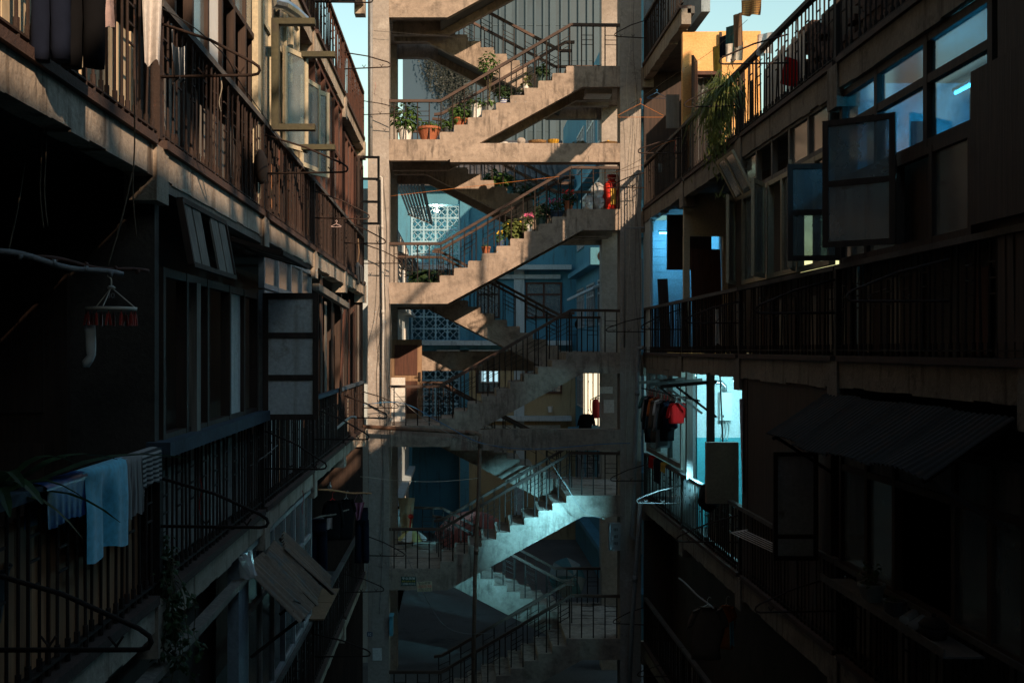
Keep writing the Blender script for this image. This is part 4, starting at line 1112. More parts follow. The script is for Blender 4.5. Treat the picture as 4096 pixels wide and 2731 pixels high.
def trousers(name, top, w, h, mat, label, xdir=(1,0,0), group=None):
    top = Vector(top); x = Vector(xdir).normalized(); y = Vector((0,0,1)).cross(x); z = Vector((0,0,1))
    e = empty(name, top, label, 'clothes', group); b = MB()
    ring_tube(b, [(top-z*h*t, x*w*0.5*(0.92+0.2*t), y*0.06) for t in (0, 0.1, 0.2, 0.3)], 16); b.build('waist', mat, e, smooth=True)
    for s_ in (-1, 1):
        b = MB(); ring_tube(b, [(top - z*h*t + x*s_*w*(0.25+0.06*t), x*w*0.30*(1-0.10*t), y*(0.06-0.01*t)) for t in (0.22, 0.35, 0.5, 0.65, 0.8, 0.92, 1.0)], 14); b.build('leg', mat, e, smooth=True)
    return e

def simple(name, b, mat, label, cat, group=None, smooth=False):
    o = b.build(name, mat, smooth=smooth); return tag(o, label, cat, group)

M['plastic'] = plain('clear_plastic', (0.75,0.72,0.70), 0.18, vary=0.03, spec=0.6, trans=0.55)
M['redsack'] = weathered('red_sack', (0.62,0.035,0.02), (0.5,0.025,0.015), 12, stain=(0.75,0.35,0.05), stain_lo=0.66, rough=0.35, bump=0.3)
M['wicker'] = weathered('wicker', (0.42,0.25,0.11), (0.30,0.17,0.07), 30, stain=(0.2,0.1,0.05), bump=0.8, fine=80)
M['yplastic'] = plain('yellow_plastic', (0.62,0.33,0.03), 0.5)
zmh = H*3+1.5
def crumple(b, c, r, sq, seed, amp=0.25, n=14, m_=10):
    rr = random.Random(seed); ph = [rr.uniform(0, 6) for _ in range(6)]
    s0 = len(b.v); b.sphere(c, r, n, m_, sq); c = Vector(c)
    for p in b.v[s0:]:
        d = p - c; t = math.atan2(d.y, d.x); k = 1 + amp*(0.5*math.sin(3*t+ph[0]+d.z*9) + 0.35*math.sin(5*t+ph[1]-d.z*17) + 0.3*math.sin(d.z*31+ph[2]+2*t))
        p.x = c.x + d.x*k; p.y = c.y + d.y*k
b = MB(); crumple(b, (at(2360,800,22.4).x, 22.42, zmh+0.17), 0.19, (1.0,0.7,0.9), 3); crumple(b, (at(2392,740,22.4).x, 22.42, zmh+0.42), 0.16, (0.9,0.7,1.2), 5); crumple(b, (at(2395,800,22.4).x, 22.36, zmh+0.15), 0.15, (0.9,0.7,1.0), 8)
simple('plastic_bag', b, M['plastic'], 'heap of clear plastic bags beside the red sack on the half landing', 'bag')
e = empty('sack', (at(2448,800,22.4).x, 22.4, zmh), 'bright red sack tied at the neck on the half landing', 'sack')
b = MB(); cx = at(2448,800,22.4).x
ring_tube(b, [((cx, 22.4, zmh+z), (r,0,0), (0,r*0.8,0)) for z, r in ((0.0,0.17),(0.08,0.215),(0.25,0.225),(0.45,0.20),(0.58,0.15),(0.64,0.075))], 18); b.build('body', M['redsack'], e, smooth=True)
b = MB(); ring_tube(b, [((cx, 22.4, zmh+z), (r,0,0), (0,r*0.8,0)) for z, r in ((0.64,0.07),(0.70,0.10),(0.76,0.12))], 14); b.build('neck', M['redsack'], e, smooth=True)
b = MB(); b.box(cx-0.05, cx+0.05, 22.205, 22.215, zmh+0.12, zmh+0.45); b.build('gold_print', M['yplastic'], e)
zb = H*4-0.072
def X22(px): return (px-VPX)*22.2/FPX
b = MB(); b.lathe([(0.10,0),(0.17,0.03),(0.195,0.075),(0.185,0.075),(0.15,0.035),(0.0005,0.02)], (X22(2150),22.2,zb), 24); simple('basket', b, M['wicker'], 'round woven tray on the upper floor beam', 'basket')
b = MB(); b.lathe([(0.085,0),(0.115,0.06),(0.125,0.10),(0.118,0.10),(0.10,0.04),(0.0005,0.015)], (X22(2213),22.2,zb), 20); simple('colander', b, M['yplastic'], 'yellow plastic colander beside the woven tray on the floor beam', 'colander')
e = empty('basket', (X22(2436),22.2,zb), 'flat brown tray of drying fruit beside the column on the upper floor beam', 'basket')
b = MB(); b.lathe([(0.15,0),(0.195,0.04),(0.19,0.04),(0.0005,0.02)], (X22(2436),22.2,zb), 22); b.build('tray', M['wicker'], e)
for i in range(5):
    b = MB(); b.sphere((X22(2436)+R.uniform(-.1,.1), 22.2+R.uniform(-.06,.06), zb+0.055), 0.032, 8, 6); b.build('fruit', M['yplastic'], e)
b = MB(); crumple(b, (X22(2085),22.2,zb+0.075), 0.085, (1.0,0.7,0.9), 11, 0.2); simple('stone', b, M['column'], 'pale lump of stone on the upper floor beam', 'stone')
b = MB(); b.tube([(X22(2000),22.15,zb+0.02),(X22(2070),22.15,zb+0.02)], 0.012, 6); crumple(b, (X22(2020),22.16,zb+0.03), 0.04, (1.6,0.8,0.7), 12, 0.3); simple('brush', b, M['pvc'], 'old pale brush lying on the upper floor beam', 'brush')
b = MB(); leaves(b, (X22(2320),22.2,zb+0.04), 0.13, 0.08, 0.05, 160, 0.05); simple('dried_herb', b, M['stem'], 'small heap of dried herbs on the upper floor beam', 'herbs')
e = empty('meter_box', (2.9, 22.8, H*4+1.5-0.36), 'shallow white meter box under the upper half landing', 'box')
b = MB(); b.box(2.64, 3.15, 22.45, 22.9, H*4+1.06, H*4+1.20); b.build('case', M['white'], e)
b = MB(); b.box(2.62, 3.17, 22.43, 22.92, H*4+1.03, H*4+1.058); b.build('cover', M['white'], e)
# door and board on the landing below
zd = H*2
e = empty('door', (-1.2, 24.3, zd), 'brown panelled door standing open on the lower stair landing', 'door')
b = MB(); b.box(-1.57, -0.86, 24.28, 24.33, zd, zd+1.78); b.build('leaf', M['ply'], e)
for z0, z1 in ((0.12,0.85),(0.98,1.66)):
    b = MB(); b.box(-1.47, -0.96, 24.265, 24.278, zd+z0, zd+z1); b.build('panel', M['redwood'], e)
b = MB(); b.box(-0.93, -0.885, 24.24, 24.279, zd+0.85, zd+1.05); b.tube([(-0.91,24.22,zd+0.95),(-1.0,24.22,zd+0.95)], 0.01); b.build('handle', M['iron'], e)
b = MB(frame_at((-1.5, 23.35, zd), (1,0.02,0), (0,0.08,1))); b.box(0, 0.31, 0, 0.03, 0, 0.95); simple('board', b, M['white'], 'pinkish white board leaning upright beside the brown door', 'board')
# fire extinguisher, shirt, posters on the rear column
e = empty('fire_extinguisher', at(2383,1672,24.8), 'dark red fire extinguisher hung on the rear column', 'extinguisher'); c = at(2383,1672,24.8)
b = MB(); b.lathe([(0.07,0),(0.085,0.01),(0.085,0.36),(0.06,0.42),(0.03,0.44)], c, 16); b.build('cylinder', M['redp'], e, smooth=True)
b = MB(); b.tube([c+Vector((0,0,0.43)), c+Vector((0,0,0.49))], 0.02); b.bar(c+Vector((0,0,0.49)), c+Vector((0.09,0,0.52)), 0.02); b.bar(c+Vector((0,0,0.47)), c+Vector((0.08,0,0.45)), 0.015); b.build('valve', M['iron'], e)
b = MB(); b.tube([c+Vector((-.02,0,.47)), c+Vector((-.12,0,.42)), c+Vector((-.13,0,.25)), c+Vector((-.10,0,.12))], 0.012); b.build('hose', M['iron'], e)
M['black'] = plain('black_cloth', (0.006,0.006,0.007), 0.95, spec=0.1); M['navy'] = plain('navy_cloth', (0.008,0.011,0.022), 0.95, spec=0.1)
shirt('shirt', at(2345,1655,24.6), 0.30, 0.36, M['black'], 'black shirt hanging low behind the lower floor beam', sleeve=0.25, hanger=False)
M['paper'] = plain('paper', (0.6,0.6,0.58), 0.8, vary=0.1, scale=30)
for px, py, w_, h_, lab in ((2436,1625,0.24,0.30,'poster of small pictures on the rear stair column'), (2425,1560,0.3,0.16,'torn notice pasted higher on the rear stair column')):
    c = at(px, py, 24.88); b = MB(); b.box(c.x-w_/2, c.x+w_/2, 24.888, 24.894, c.z-h_/2, c.z+h_/2); simple('poster', b, M['paper'], lab, 'poster')
# pipes
def pipe(name, pts, r, mat, label, joints=()):
    e = empty(name, pts[-1], label, 'pipe'); b = MB(); b.tube(pts, r, 10); b.build('pipe_run', mat, e, smooth=True)
    for j in joints:
        p, q = Vector(j[0]), Vector(j[1]); b = MB(); b.tube([p, q], r*1.22, 10); b.build('coupling', mat, e, smooth=True)
    return e
def ats(l): return [at(*p) for p in l]
pp = ats([(1527,712,21.9),(1527,735,21.9),(1530,1000,21.9),(1533,1300,21.9),(1530,1615,21.9)])
pipe('drain_pipe', [pp[0]+Vector((-.06,0,.03))]+pp, 0.026, M['pvc'], 'white plastic pipe running down the plaster column beside the sunlit block', [(at(1529,900,21.9), at(1529,915,21.9)), (at(1532,1240,21.9), at(1532,1255,21.9))])
pipe('drain_pipe', ats([(1484,-60,21.95),(1484,300,21.95),(1484,625,21.95)]), 0.035, M['pvcgrey'], 'grey downpipe at the top of the plaster column beside the sky gap')
q = ats([(1452,1706,21.6),(1700,1719,21.6),(1905,1732,21.6),(1921,1740,21.6),(1921,1755,21.6),(1915,1950,21.6),(1900,2300,21.6),(1890,2900,21.6)])
pipe('drain_pipe', q, 0.042, M['rustpipe'], 'rusty brown pipe bending down in front of the lower stairs', [(at(1860,1729,21.6), at(1900,1732,21.6)), (at(1921,1757,21.6), at(1920,1790,21.6)), (at(1905,2190,21.6), at(1904,2215,21.6))])
q = ats([(2572,1390,21.6),(2556,1392,21.7),(2552,1410,21.7),(2548,1600,21.7),(2535,1980,21.7),(2526,2140,21.7),(2540,2155,21.7),(2552,2160,21.7)])
pipe('drain_pipe', q, 0.042, M['pvcgrey'], 'grey downpipe with an offset on the column beside the shaded block', [(at(2549,1560,21.7), at(2549,1580,21.7))])
q = ats([(2562,2000,21.55),(2552,2160,21.55),(2530,2450,21.55),(2510,2900,21.55)])
pipe('drain_pipe', q, 0.045, M['pvcgrey'], 'second grey downpipe leaning on the column low beside the shaded block', [(at(2540,2300,21.55), at(2538,2325,21.55))])
pipe('drain_pipe', ats([(2600,910,21.8),(2500,912,21.8),(2500,925,21.8),(2498,1390,21.8)]), 0.016, M['pvcgrey'], 'thin conduit on the column under the middle half landing')

# signs
def text_mesh(body, size, Mx, mat, parent, name, bold=0.0, width=None):
    cu = bpy.data.curves.new(name, 'FONT'); cu.body = body; cu.size = size; cu.offset = bold; cu.extrude = 0.0015
    t = bpy.data.objects.new(name, cu); COL.objects.link(t)
    dg = bpy.context.evaluated_depsgraph_get(); me = bpy.data.meshes.new_from_object(t.evaluated_get(dg))
    bpy.data.objects.remove(t)
    xs = [v.co.x for v in me.vertices]; w0 = max(xs)-min(xs); k = (width/w0) if width else 1.0; x0 = min(xs)
    off = WL[parent.name]
    for v in me.vertices:
        p = Mx @ Vector(((v.co.x-x0)*k, -v.co.z-0.001, v.co.y)); v.co = p - off
    me.materials.clear(); me.materials.append(mat)
    o = bpy.data.objects.new(name, me); return reg(o, off, parent)
M['signgreen'] = plain('sign_green', (0.012,0.07,0.055), 0.5); M['signcream'] = plain('sign_cream', (0.62,0.55,0.36), 0.6)
M['txtwhite'] = plain('sign_white', (0.75,0.75,0.72), 0.6); M['txtred'] = plain('sign_red', (0.6,0.02,0.02), 0.6); M['txtyel'] = plain('sign_yellow', (0.6,0.42,0.05), 0.6); M['txtblk'] = plain('sign_black', (0.03,0.03,0.03), 0.6)
def sign(px0, py0, px1, py1, mat, label, rows, roll=0.0, Y=21.985):
    a_, b_ = at(px0, py1, Y), at(px1, py0, Y); w_, h_ = b_.x-a_.x, b_.z-a_.z
    Mx = frame_at(a_, (math.cos(roll), 0, math.sin(roll)), (-math.sin(roll), 0, math.cos(roll)))
    b = MB(Mx); b.box(0, w_, 0, 0.008, 0, h_); e = b.build('sign', mat); tag(e, label, 'sign')
    for body, fz, fs, tm_, fx, fw_ in rows:
        M2 = Mx @ Matrix.Translation((w_*fx, 0, h_*fz)); text_mesh(body, h_*fs, M2, tm_, e, 'lettering', 0.0, w_*fw_)
    return e
sign(1604,2305,1664,2341, M['signgreen'], 'green sign with a phone number on the bottom landing beam',
     [('专业疏管',0.70,0.30,M['txtwhite'],0.06,0.88), ('清掏化粪池 改管',0.40,0.22,M['txtyel'],0.05,0.9), ('13398192315',0.08,0.34,M['txtwhite'],0.05,0.9)])
sign(1670,2326,1729,2366, M['signcream'], 'cream sign with a red phone number on the bottom landing beam',
     [('专业疏管',0.74,0.26,M['txtblk'],0.06,0.86), ('18280351958',0.38,0.40,M['txtred'],0.04,0.92), ('清掏粪池 改管换管',0.22,0.14,M['txtblk'],0.06,0.88), ('空调维修 防水补漏',0.05,0.14,M['txtblk'],0.06,0.88)], roll=0.05)
M['plateblue'] = plain('plate_blue', (0.02,0.06,0.13), 0.5)
sign(1468,2526,1490,2544, M['plateblue'], 'small blue number plate 10 on the plaster column', [('10',0.16,0.9,M['txtwhite'],0.25,0.5)])
b = MB(); p0, p1 = at(1490,2640,21.985), at(1527,2590,21.985); b.box(p0.x, p1.x, 21.982, 21.988, p0.z, p1.z); simple('paper_notice', b, M['paper'], 'white paper notice pasted low on the plaster column', 'notice')
sign(430,1165,458,1195, M['darkwood'], 'dim house number 30 over the dark door', [('30',0.1,1.0,M['pvcgrey'],0.0,1.0)], Y=6.97)
# meter box on the far column, blue box
e = empty('meter_box', at(2458,2200,21.9), 'grey vented meter box on the column low beside the shaded block', 'box'); p0, p1 = at(2437,2202,21.85), at(2482,2092,21.85)
b = MB(); b.box(p0.x, p1.x, 21.85, 21.99, p0.z, p1.z); b.build('case', M['pvcgrey'], e)
for j in range(3):
    for i in range(3):
        b = MB(); x = p0.x+0.09+i*0.03; z = p0.z+0.12+j*0.14; b.box(x, x+0.018, 21.845, 21.849, z, z+0.06); b.build('vent', M['iron'], e)
e = empty('post_box', at(1563,2542,21.9), 'blue box fixed to the edge of the plaster column', 'box'); p0, p1 = at(1557,2542,21.9), at(1571,2466,21.9)
b = MB(); b.box(p0.x, p1.x, 21.9, 22.15, p0.z, p1.z); b.build('case', M['cyanpot'], e); b = MB(); b.box(p0.x-.004, p1.x+0.015, 21.88, 22.17, p1.z, p1.z+0.02); b.build('lid', M['cyanpot'], e)

M['cable'] = plain('grey_cable', (0.22,0.20,0.18), 0.6); M['cabledark'] = plain('dark_cable', (0.03,0.028,0.026), 0.6)
def smooth_pts(pts, n=6):
    pts = [Vector(p) for p in pts]; out = []
    for i in range(len(pts)-1):
        p0, p1, p2, p3 = pts[max(i-1,0)], pts[i], pts[i+1], pts[min(i+2, len(pts)-1)]
        for k in range(n):
            t = k/n; out.append(0.5*((2*p1)+(p2-p0)*t+(2*p0-5*p1+4*p2-p3)*t*t+(3*p1-p0-3*p2+p3)*t**3))
    return out+[pts[-1]]
M['cableblue'] = plain('blue_cable', (0.03,0.15,0.30), 0.5); M['cablecream'] = plain('cream_cable', (0.45,0.40,0.32), 0.6); M['rope'] = plain('brown_rope', (0.12,0.09,0.06), 0.9); M['orangestring'] = plain('orange_string', (0.5,0.16,0.03), 0.8)
# ------------------------------------------------------------------ tube lamps of the lit rooms, and hidden lamps added for light
def tube_lamp(c, length, axis, label, col, power, parent_mat=None, size=None, rot=(0,0,0)):
    c = Vector(c); d = Vector((1,0,0)) if axis == 'x' else Vector((0,1,0))
    e = empty('tube_lamp', c, label, 'lamp')
    b = MB(); b.bar(c-d*length*0.52+Vector((0,0,0.03)), c+d*length*0.52+Vector((0,0,0.03)), 0.05, 0.03); b.build('batten', M['white'], e)
    b = MB(); b.tube([c-d*length/2, c+d*length/2], 0.014, 8); b.build('tube', emit('tube_glow', col, 12), e)
    L = bpy.data.lights.new('tube_light', 'POINT'); L.shadow_soft_size = 0.06; L.energy = power; L.color = col
    lo = bpy.data.objects.new('tube_light', L); reg(lo, c+Vector((0,0,-0.09)), e)
    return e
CY_ = (0.35, 0.86, 1.0)
tube_lamp((4.35, 16.6, 6.90), 1.0, 'y', 'fluorescent tube lighting the white room with the water heater', CY_, 105)
tube_lamp((4.5, 20.2, 6.90), 0.9, 'y', 'fluorescent tube over the clothes rail in the shaded block', CY_, 22)
tube_lamp((4.35, 21.35, 9.70), 0.8, 'x', 'added hidden tube lamp brightening the pale blue boarded passage', (0.15,0.62,1.0), 16)  # added tube behind the partition, only to light the boards blue
tube_lamp((4.55, 9.4, 9.75), 1.0, 'y', 'fluorescent tube in the room behind the blue glass', (0.2,0.75,1.0), 48)

def fill_lamp(c, aim, label, col, power, spread):
    c = Vector(c); d = (Vector(aim)-c).normalized(); e = empty('added_fill_lamp', c, label, 'lamp')
    Mx = frame_at(c, d.cross(Vector((0,0,1))), -d)
    b = MB(Mx); b.lathe([(0.05,0.10),(0.09,0.02),(0.10,0.0),(0.095,0.0),(0.045,0.09)], (0,0,0), 14); b.build('shade', M['whitepot'], e)
    b = MB(Mx); b.lathe([(0.085,0.012),(0.0005,0.012)], (0,0,0), 14); b.build('lens', emit('lamp_lens', col, 25), e)
    L = bpy.data.lights.new('lamp_light', 'AREA'); L.shape = 'DISK'; L.size = 0.30; L.energy = power; L.color = col; L.spread = rad(spread)
    lo = bpy.data.objects.new('lamp_light', L); reg(lo, c+d*0.01, e); lo.rotation_euler = d.to_track_quat('-Z', 'Y').to_euler()
    b = MB(); b.tube([c-d*0.08, c-d*0.1+Vector((0,0,0.2)), (c.x, c.y, RF[2]-0.16)], 0.012, 6); b.build('stem', M['iron'], e)
fill_lamp((3.95, 16.4, 5.62), (2.0, 22, 3.75), 'added hidden lamp throwing cyan light from the bright room onto the stairs', (0.24,0.76,1.0), 40, 27)  # added lamp, stands in for reflected cyan light on the lower flight

# ------------------------------------------------------------------ drying brackets on the posts
ORD = ['nearest the stair tower', 'second from the stair tower', 'third from the stair tower', 'fourth from the stair tower', 'fifth from the stair tower', 'sixth from the stair tower']
def rack(X, s, Y, zf, storey, block, idx, L_=0.75):
    e = empty('drying_bracket', (X, Y, zf+0.39), 'rusty clothes bracket on the %s balcony of the %s block, %s' % (storey, block, ORD[idx]), 'bracket', 'drying brackets on the balcony posts')
    L_ = L_*R.uniform(0.82, 1.12); z1, z2 = zf+0.74+R.uniform(-.07,.05), zf+0.40+R.uniform(-.05,.03); tip = X+s*L_; dy = R.uniform(-.14,.14)
    pts = [(X, Y, z1), (X+s*L_*0.5, Y+dy*0.5, (z1+z2)/2+0.06), (tip-s*0.05, Y+dy, z2+0.085), (tip-s*0.008, Y+dy, z2+0.055), (tip, Y+dy, z2+0.03), (tip-s*0.012, Y+dy, z2+0.008), (tip-s*0.05, Y+dy, z2), (X, Y, z2)]
    b = MB(); b.tube(pts, R.uniform(0.009, 0.012), 7); b.build('frame', M['rust'], e, smooth=True)
    for t in (0.42, 0.8):
        c = Vector((X+s*L_*t, Y+dy*t, z2+0.01)); b = MB(); b.tube([c+Vector((0,0,0)), c+Vector((s*.006,0,.0)), c+Vector((0,0,0.0))+Vector((-s*.03,0,.045))], 0.005, 5)
        b.tube([c, c+Vector((s*.03,0,.045))], 0.005, 5); b.build('hook', M['rust'], e)
for k, nm, ys in ((4,'top',(21.6,18.1,14.4)), (3,'upper',(21.6,18.1,14.4,10.72,7.0)), (2,'middle',(21.6,18.1,14.4,10.72,7.0,4.3)), (1,'lower',(21.6,18.1,14.4,10.7,9.0))):
    for i, y in enumerate(ys): rack(LX, 1, y, LF[k], nm, 'sunlit', i)
for k, nm, ys in ((4,'top',(21.5,)), (3,'upper',(21.6,18.1,14.4,12.2)), (2,'middle',(21.6,18.1,14.4,10.7,8.2)), (1,'lower',(21.6,18.1,14.4,10.7)), (0,'bottom',(21.6,18.1))):
    for i, y in enumerate(ys): rack(RX, -1, y, RF[k], nm, 'shaded', i)

# rags, strings and pegs left on some brackets
def bit(px, py, Y, kind, mat, label):
    c = at(px, py, Y); b = MB()
    if kind == 'string': b.tube(smooth_pts([c, c+Vector((.012,0,-.08)), c+Vector((-.008,.01,-.17)), c+Vector((.006,0,-.24))]), 0.003, 4)
    else: cloth(b, c+Vector((-.04,0,0)), c+Vector((.04,0.02,0)), 0.16, 6, 6, 0.015, 1.3, 0.3)
    simple('string' if kind == 'string' else 'rag', b, mat, label, 'string' if kind == 'string' else 'rag')
for px, py, Y, kd, mt, lab in ((800,1820+90,7.0,'string','redpeg_','red string knotted on the near bracket of the middle balcony'), (880,300,7.0,'string','cablecream','pale string tied to the near bracket of the upper balcony'),
      (1320,640,14.4,'rag','greyrag','grey rag left on an upper bracket before the cream windows'), (1500,330,18.1,'string','pinkstring','pink string hanging from the top bracket beside the column'), (1540,1040,21.6,'string','cablecream','white string hanging from the bracket at the column'),
      (2640,655,19.5,'rag','greyrag','dark rags bundled on the upper shaded railing'), (2700,560,18.3,'string','redpeg_','red string tied near the weathered board'), (1210,1960,10.7,'string','redpeg_','red string on the lower looping bracket')):
    mm = {'redpeg_': plain('red_string', (0.4,0.03,0.02), 0.8), 'cablecream': M['cablecream'], 'pinkstring': plain('pink_string', (0.5,0.2,0.18), 0.8), 'greyrag': plain('grey_rag', (0.1,0.095,0.09), 0.9)}[mt]
    bit(px, py, Y, kd, mm, lab)

# ------------------------------------------------------------------ awnings, brackets, ducts
M['tinW'] = weathered('brown_tin', (0.25,0.165,0.11), (0.16,0.11,0.075), 2.0, stain=(0.12,0.13,0.12), stain_lo=0.52, rough=0.6, metal=0.1, bump=0.3)
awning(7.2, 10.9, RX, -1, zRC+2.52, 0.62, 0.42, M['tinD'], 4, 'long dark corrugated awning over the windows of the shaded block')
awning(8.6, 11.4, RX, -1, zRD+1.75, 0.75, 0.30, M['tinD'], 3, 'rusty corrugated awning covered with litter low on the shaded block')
awning(9.9, 11.7, LX, 1, zC+2.50, 0.52, 0.52, M['tinW'], 3, pitch=0.12, amp=0.026, rag=0.28, skew=0.13, label= 'bent corrugated tin awning hanging under the middle balcony of the sunlit block')
def u_bracket(Y, z0, z1, out, label):
    b = MB(); X = LX+0.03; b.box(X, X+0.075, Y-0.05, Y+0.05, z0, z1)
    b.box(X+0.076, X+out, Y-0.05, Y+0.05, z0, z0+0.06); b.box(X+0.076, X+out, Y-0.05, Y+0.05, z1-0.06, z1); simple('steel_bracket', b, M['olive'], label, 'bracket')
u_bracket(10.95, zA+0.86, zA+1.99, 0.44, 'olive steel bracket frame in front of the cream windows, beside the white post')
u_bracket(12.35, zA+0.92, zA+2.04, 0.48, 'olive steel bracket frame in front of the cream windows, farther along')
M['foil'] = plain('foil_duct', (0.55,0.56,0.57), 0.3, metal=0.9)
b = MB(); pts = [at(1088,5,11.4), at(1130,15,11.6), at(1175,45,12.0), at(1215,82,12.4)]
fine = []
for i in range(40):
    t = i/39*3; j = min(2, int(t)); fine.append(pts[j].lerp(pts[j+1], t-j))
b.tube(fine, 0.065, 10)
for i, p in enumerate(b.v):
    j = i//10; c = fine[j]; k = 1.0 + (0.08 if j % 2 else -0.03); p.xyz = c + (p-c)*k
simple('flexible_duct', b, M['foil'], 'silver flexible duct poking out above the cream windows', 'duct')

# ------------------------------------------------------------------ cables and ropes
def cable(l, r, mat, label, group=None, cat='cable', name='cable'):
    b = MB(); b.tube(smooth_pts([at(*p) for p in l]), r, 5); return simple(name, b, mat, label, cat, group, smooth=True)
cable([(1452,1618,21.5),(1610,1612,21.5),(1764,1690,21.5),(1925,1771,21.5),(2130,1795,21.5),(2400,1776,21.5),(2520,1772,21.5)], 0.0075, M['cableblue'], 'blue cable sagging across the lower stair beam')
cable([(1560,1545,21.4),(1650,1640,21.4),(1780,1725,21.4),(1930,1775,21.4),(2145,1798,21.4),(2250,1920,21.4),(2330,2040,21.4),(2420,2075,21.4)], 0.0065, M['cable'], 'grey cable dropping past the lowest lit flight')
cable([(1440,1905,21.3),(1600,1922,21.3),(1760,1925,21.3),(1912,1912,21.3)], 0.006, M['cablecream'], 'pale line tied to the brown pipe from the plaster column')
cable([(1600,2150,21.3),(1660,2300,21.3),(1760,2480,21.3),(1850,2530,21.3),(1965,2530,21.3)], 0.005, M['cable'], 'thin grey wire hanging in front of the lowest flight')
cable([(1560,785,21.6),(1900,745,21.6),(2300,700,21.6),(2480,686,21.5),(2570,660,21.2)], 0.004, M['orangestring'], 'orange string stretched across the stair tower between the blocks')
cable([(1495,124,21.8),(1700,140,21.8),(1950,160,21.8)], 0.004, M['cabledark'], 'dark wire stretched across the top of the stair tower')
for i in range(7):
    x = R.uniform(1485, 1555); y0 = R.choice([700, 900, 1150, 1300, 1400]); l = []; x2 = x
    y = y0
    while y < 2400 + R.uniform(-300, 300):
        l.append((x2, y, 21.985-R.uniform(0, 0.03))); x2 = min(1565, max(1470, x2 + R.gauss(0, 24))); y += R.uniform(130, 300)
    cable(l, R.choice([0.003, 0.004, 0.005]), R.choice([M['cable'], M['cablecream'], M['cabledark'], M['cable']]), 'one of the tangled cables hanging down the plaster column', 'cables down the plaster column')
for i in range(5):
    x = R.uniform(2490, 2560); l = []; x2 = x; y = R.choice([-20, 300, 700])
    while y < 2300:
        l.append((x2, y, 21.93-R.uniform(0, 0.1))); x2 = min(2568, max(2440, x2 + R.gauss(-2, 9))); y += R.uniform(150, 300)
    cable(l, 0.0035, R.choice([M['cable'], M['cablecream'], M['cabledark']]), 'one of the thin cables on the column beside the shaded block', 'cables on the far column')
cable([(620,20,6.8),(720,75,7.0),(800,130,7.2),(905,230,7.6),(960,330,8.0),(1060,470,9),(1120,560,10),(1200,640,12)], 0.004, M['cabledark'], 'black wire trailing down in front of the dark upper windows')
cable([(820,1905,10.5),(950,1885,10.5),(1050,1830,10.6),(1110,1780,10.8)], 0.005, M['cable'], 'grey cable looping over the middle railing bars')
cable([(1265,1790,17.2),(1300,1745,17.2),(1350,1710,17.3),(1400,1670,17.4),(1425,1670,17.4)], 0.022, M['pvc'], 'curved pale hose in front of the middle railing', cat='hose', name='hose')
cable([(3180,1140,13.0),(3300,1185,12.0),(3400,1193,11),(3530,1160,10),(3800,1060,9)], 0.004, M['cable'], 'pale wire sagging along the shaded middle railing')
cable([(2700,560,18.4),(2620,590,19.5),(2560,640,20.8),(2440,700,21.8)], 0.004, M['orangestring'], 'thin orange line from the shaded railing to the stair column')
cable([(2990,80,14.6),(2840,210,17),(2720,285,18.3),(2610,360,19.6),(2520,420,20.8)], 0.003, M['rope'], 'clothes line running to the shaded upper balcony')
for a_, b_, lab in (((100,640),(32,1012),'rope holding the bamboo pole at its outer end'), ((530,690),(432,1062),'rope holding the bamboo pole at its inner end')):
    cable([(a_[0],a_[1],5.6),((a_[0]+b_[0])/2+6,(a_[1]+b_[1])/2,5.55),(b_[0],b_[1],5.5)], 0.005, M['rope'], lab, cat='rope', name='rope')
for x, y1, lab in ((165,910,'loose rope end dangling over the dark near bay'), (182,905,'second loose rope dangling over the dark near bay'), (536,945,'green rope end dangling beside the pole')):
    cable([(x,240 if x<300 else 320,5.4),(x+3,560,5.4),(x-4,760,5.4),(x+9,y1,5.4)], 0.004, M['rope'], lab, cat='rope', name='rope')

# ------------------------------------------------------------------ near corner of the sunlit block: laundry, pole, pegs
M['sheer'] = plain('sheer_white_cloth', (0.62,0.58,0.55), 0.9, vary=0.08, alpha=0.85, scale=30)
M['pinkcloth'] = plain('pale_pink_cloth', (0.62,0.45,0.42), 0.9, vary=0.12)
trousers('trousers', at(205,-320,4.9), 0.15, 0.64, M['navy'], 'short black trousers hanging at the near corner of the upper railing')
trousers('trousers', at(335,-300,5.0), 0.17, 0.66, M['black'], 'longer black trousers hanging beside the short pair on the upper railing')
b = MB(); cloth(b, at(395,-120,5.6), at(455,-120,5.7), 0.30, 12, 12, 0.015, 2); simple('cloth', b, M['pinkcloth'], 'small pink and white cloth hanging next to the black trousers', 'cloth')
b = MB(); cloth(b, at(565,-100,6.3), at(650,-100,6.35), 0.52, 14, 16, 0.022, 1.5, 0.25); simple('cloth', b, M['sheer'], 'long sheer white cloth hanging over the upper railing', 'cloth')
M['shiny'] = plain('shiny_dark_plastic', (0.012,0.02,0.03), 0.28, spec=0.6)
b = MB(); cloth(b, at(684,172,7.0), at(742,185,7.05), 0.24, 16, 14, 0.035, 2.2, 0.2, ph=1.0, sag=0.02); b.tube([at(690,180,7.0), at(688,120,7.0), at(684,95,7.0)], 0.006); simple('plastic_bag', b, M['shiny'], 'shiny dark plastic bag hanging from the upper bracket', 'bag', smooth=True)
b = MB(); b.sphere(at(1044,668,10.35), 0.165, 16, 10, (0.35,1,1)); simple('wok', b, M['iron'], 'blackened round wok hanging on the upper railing', 'wok', smooth=True)
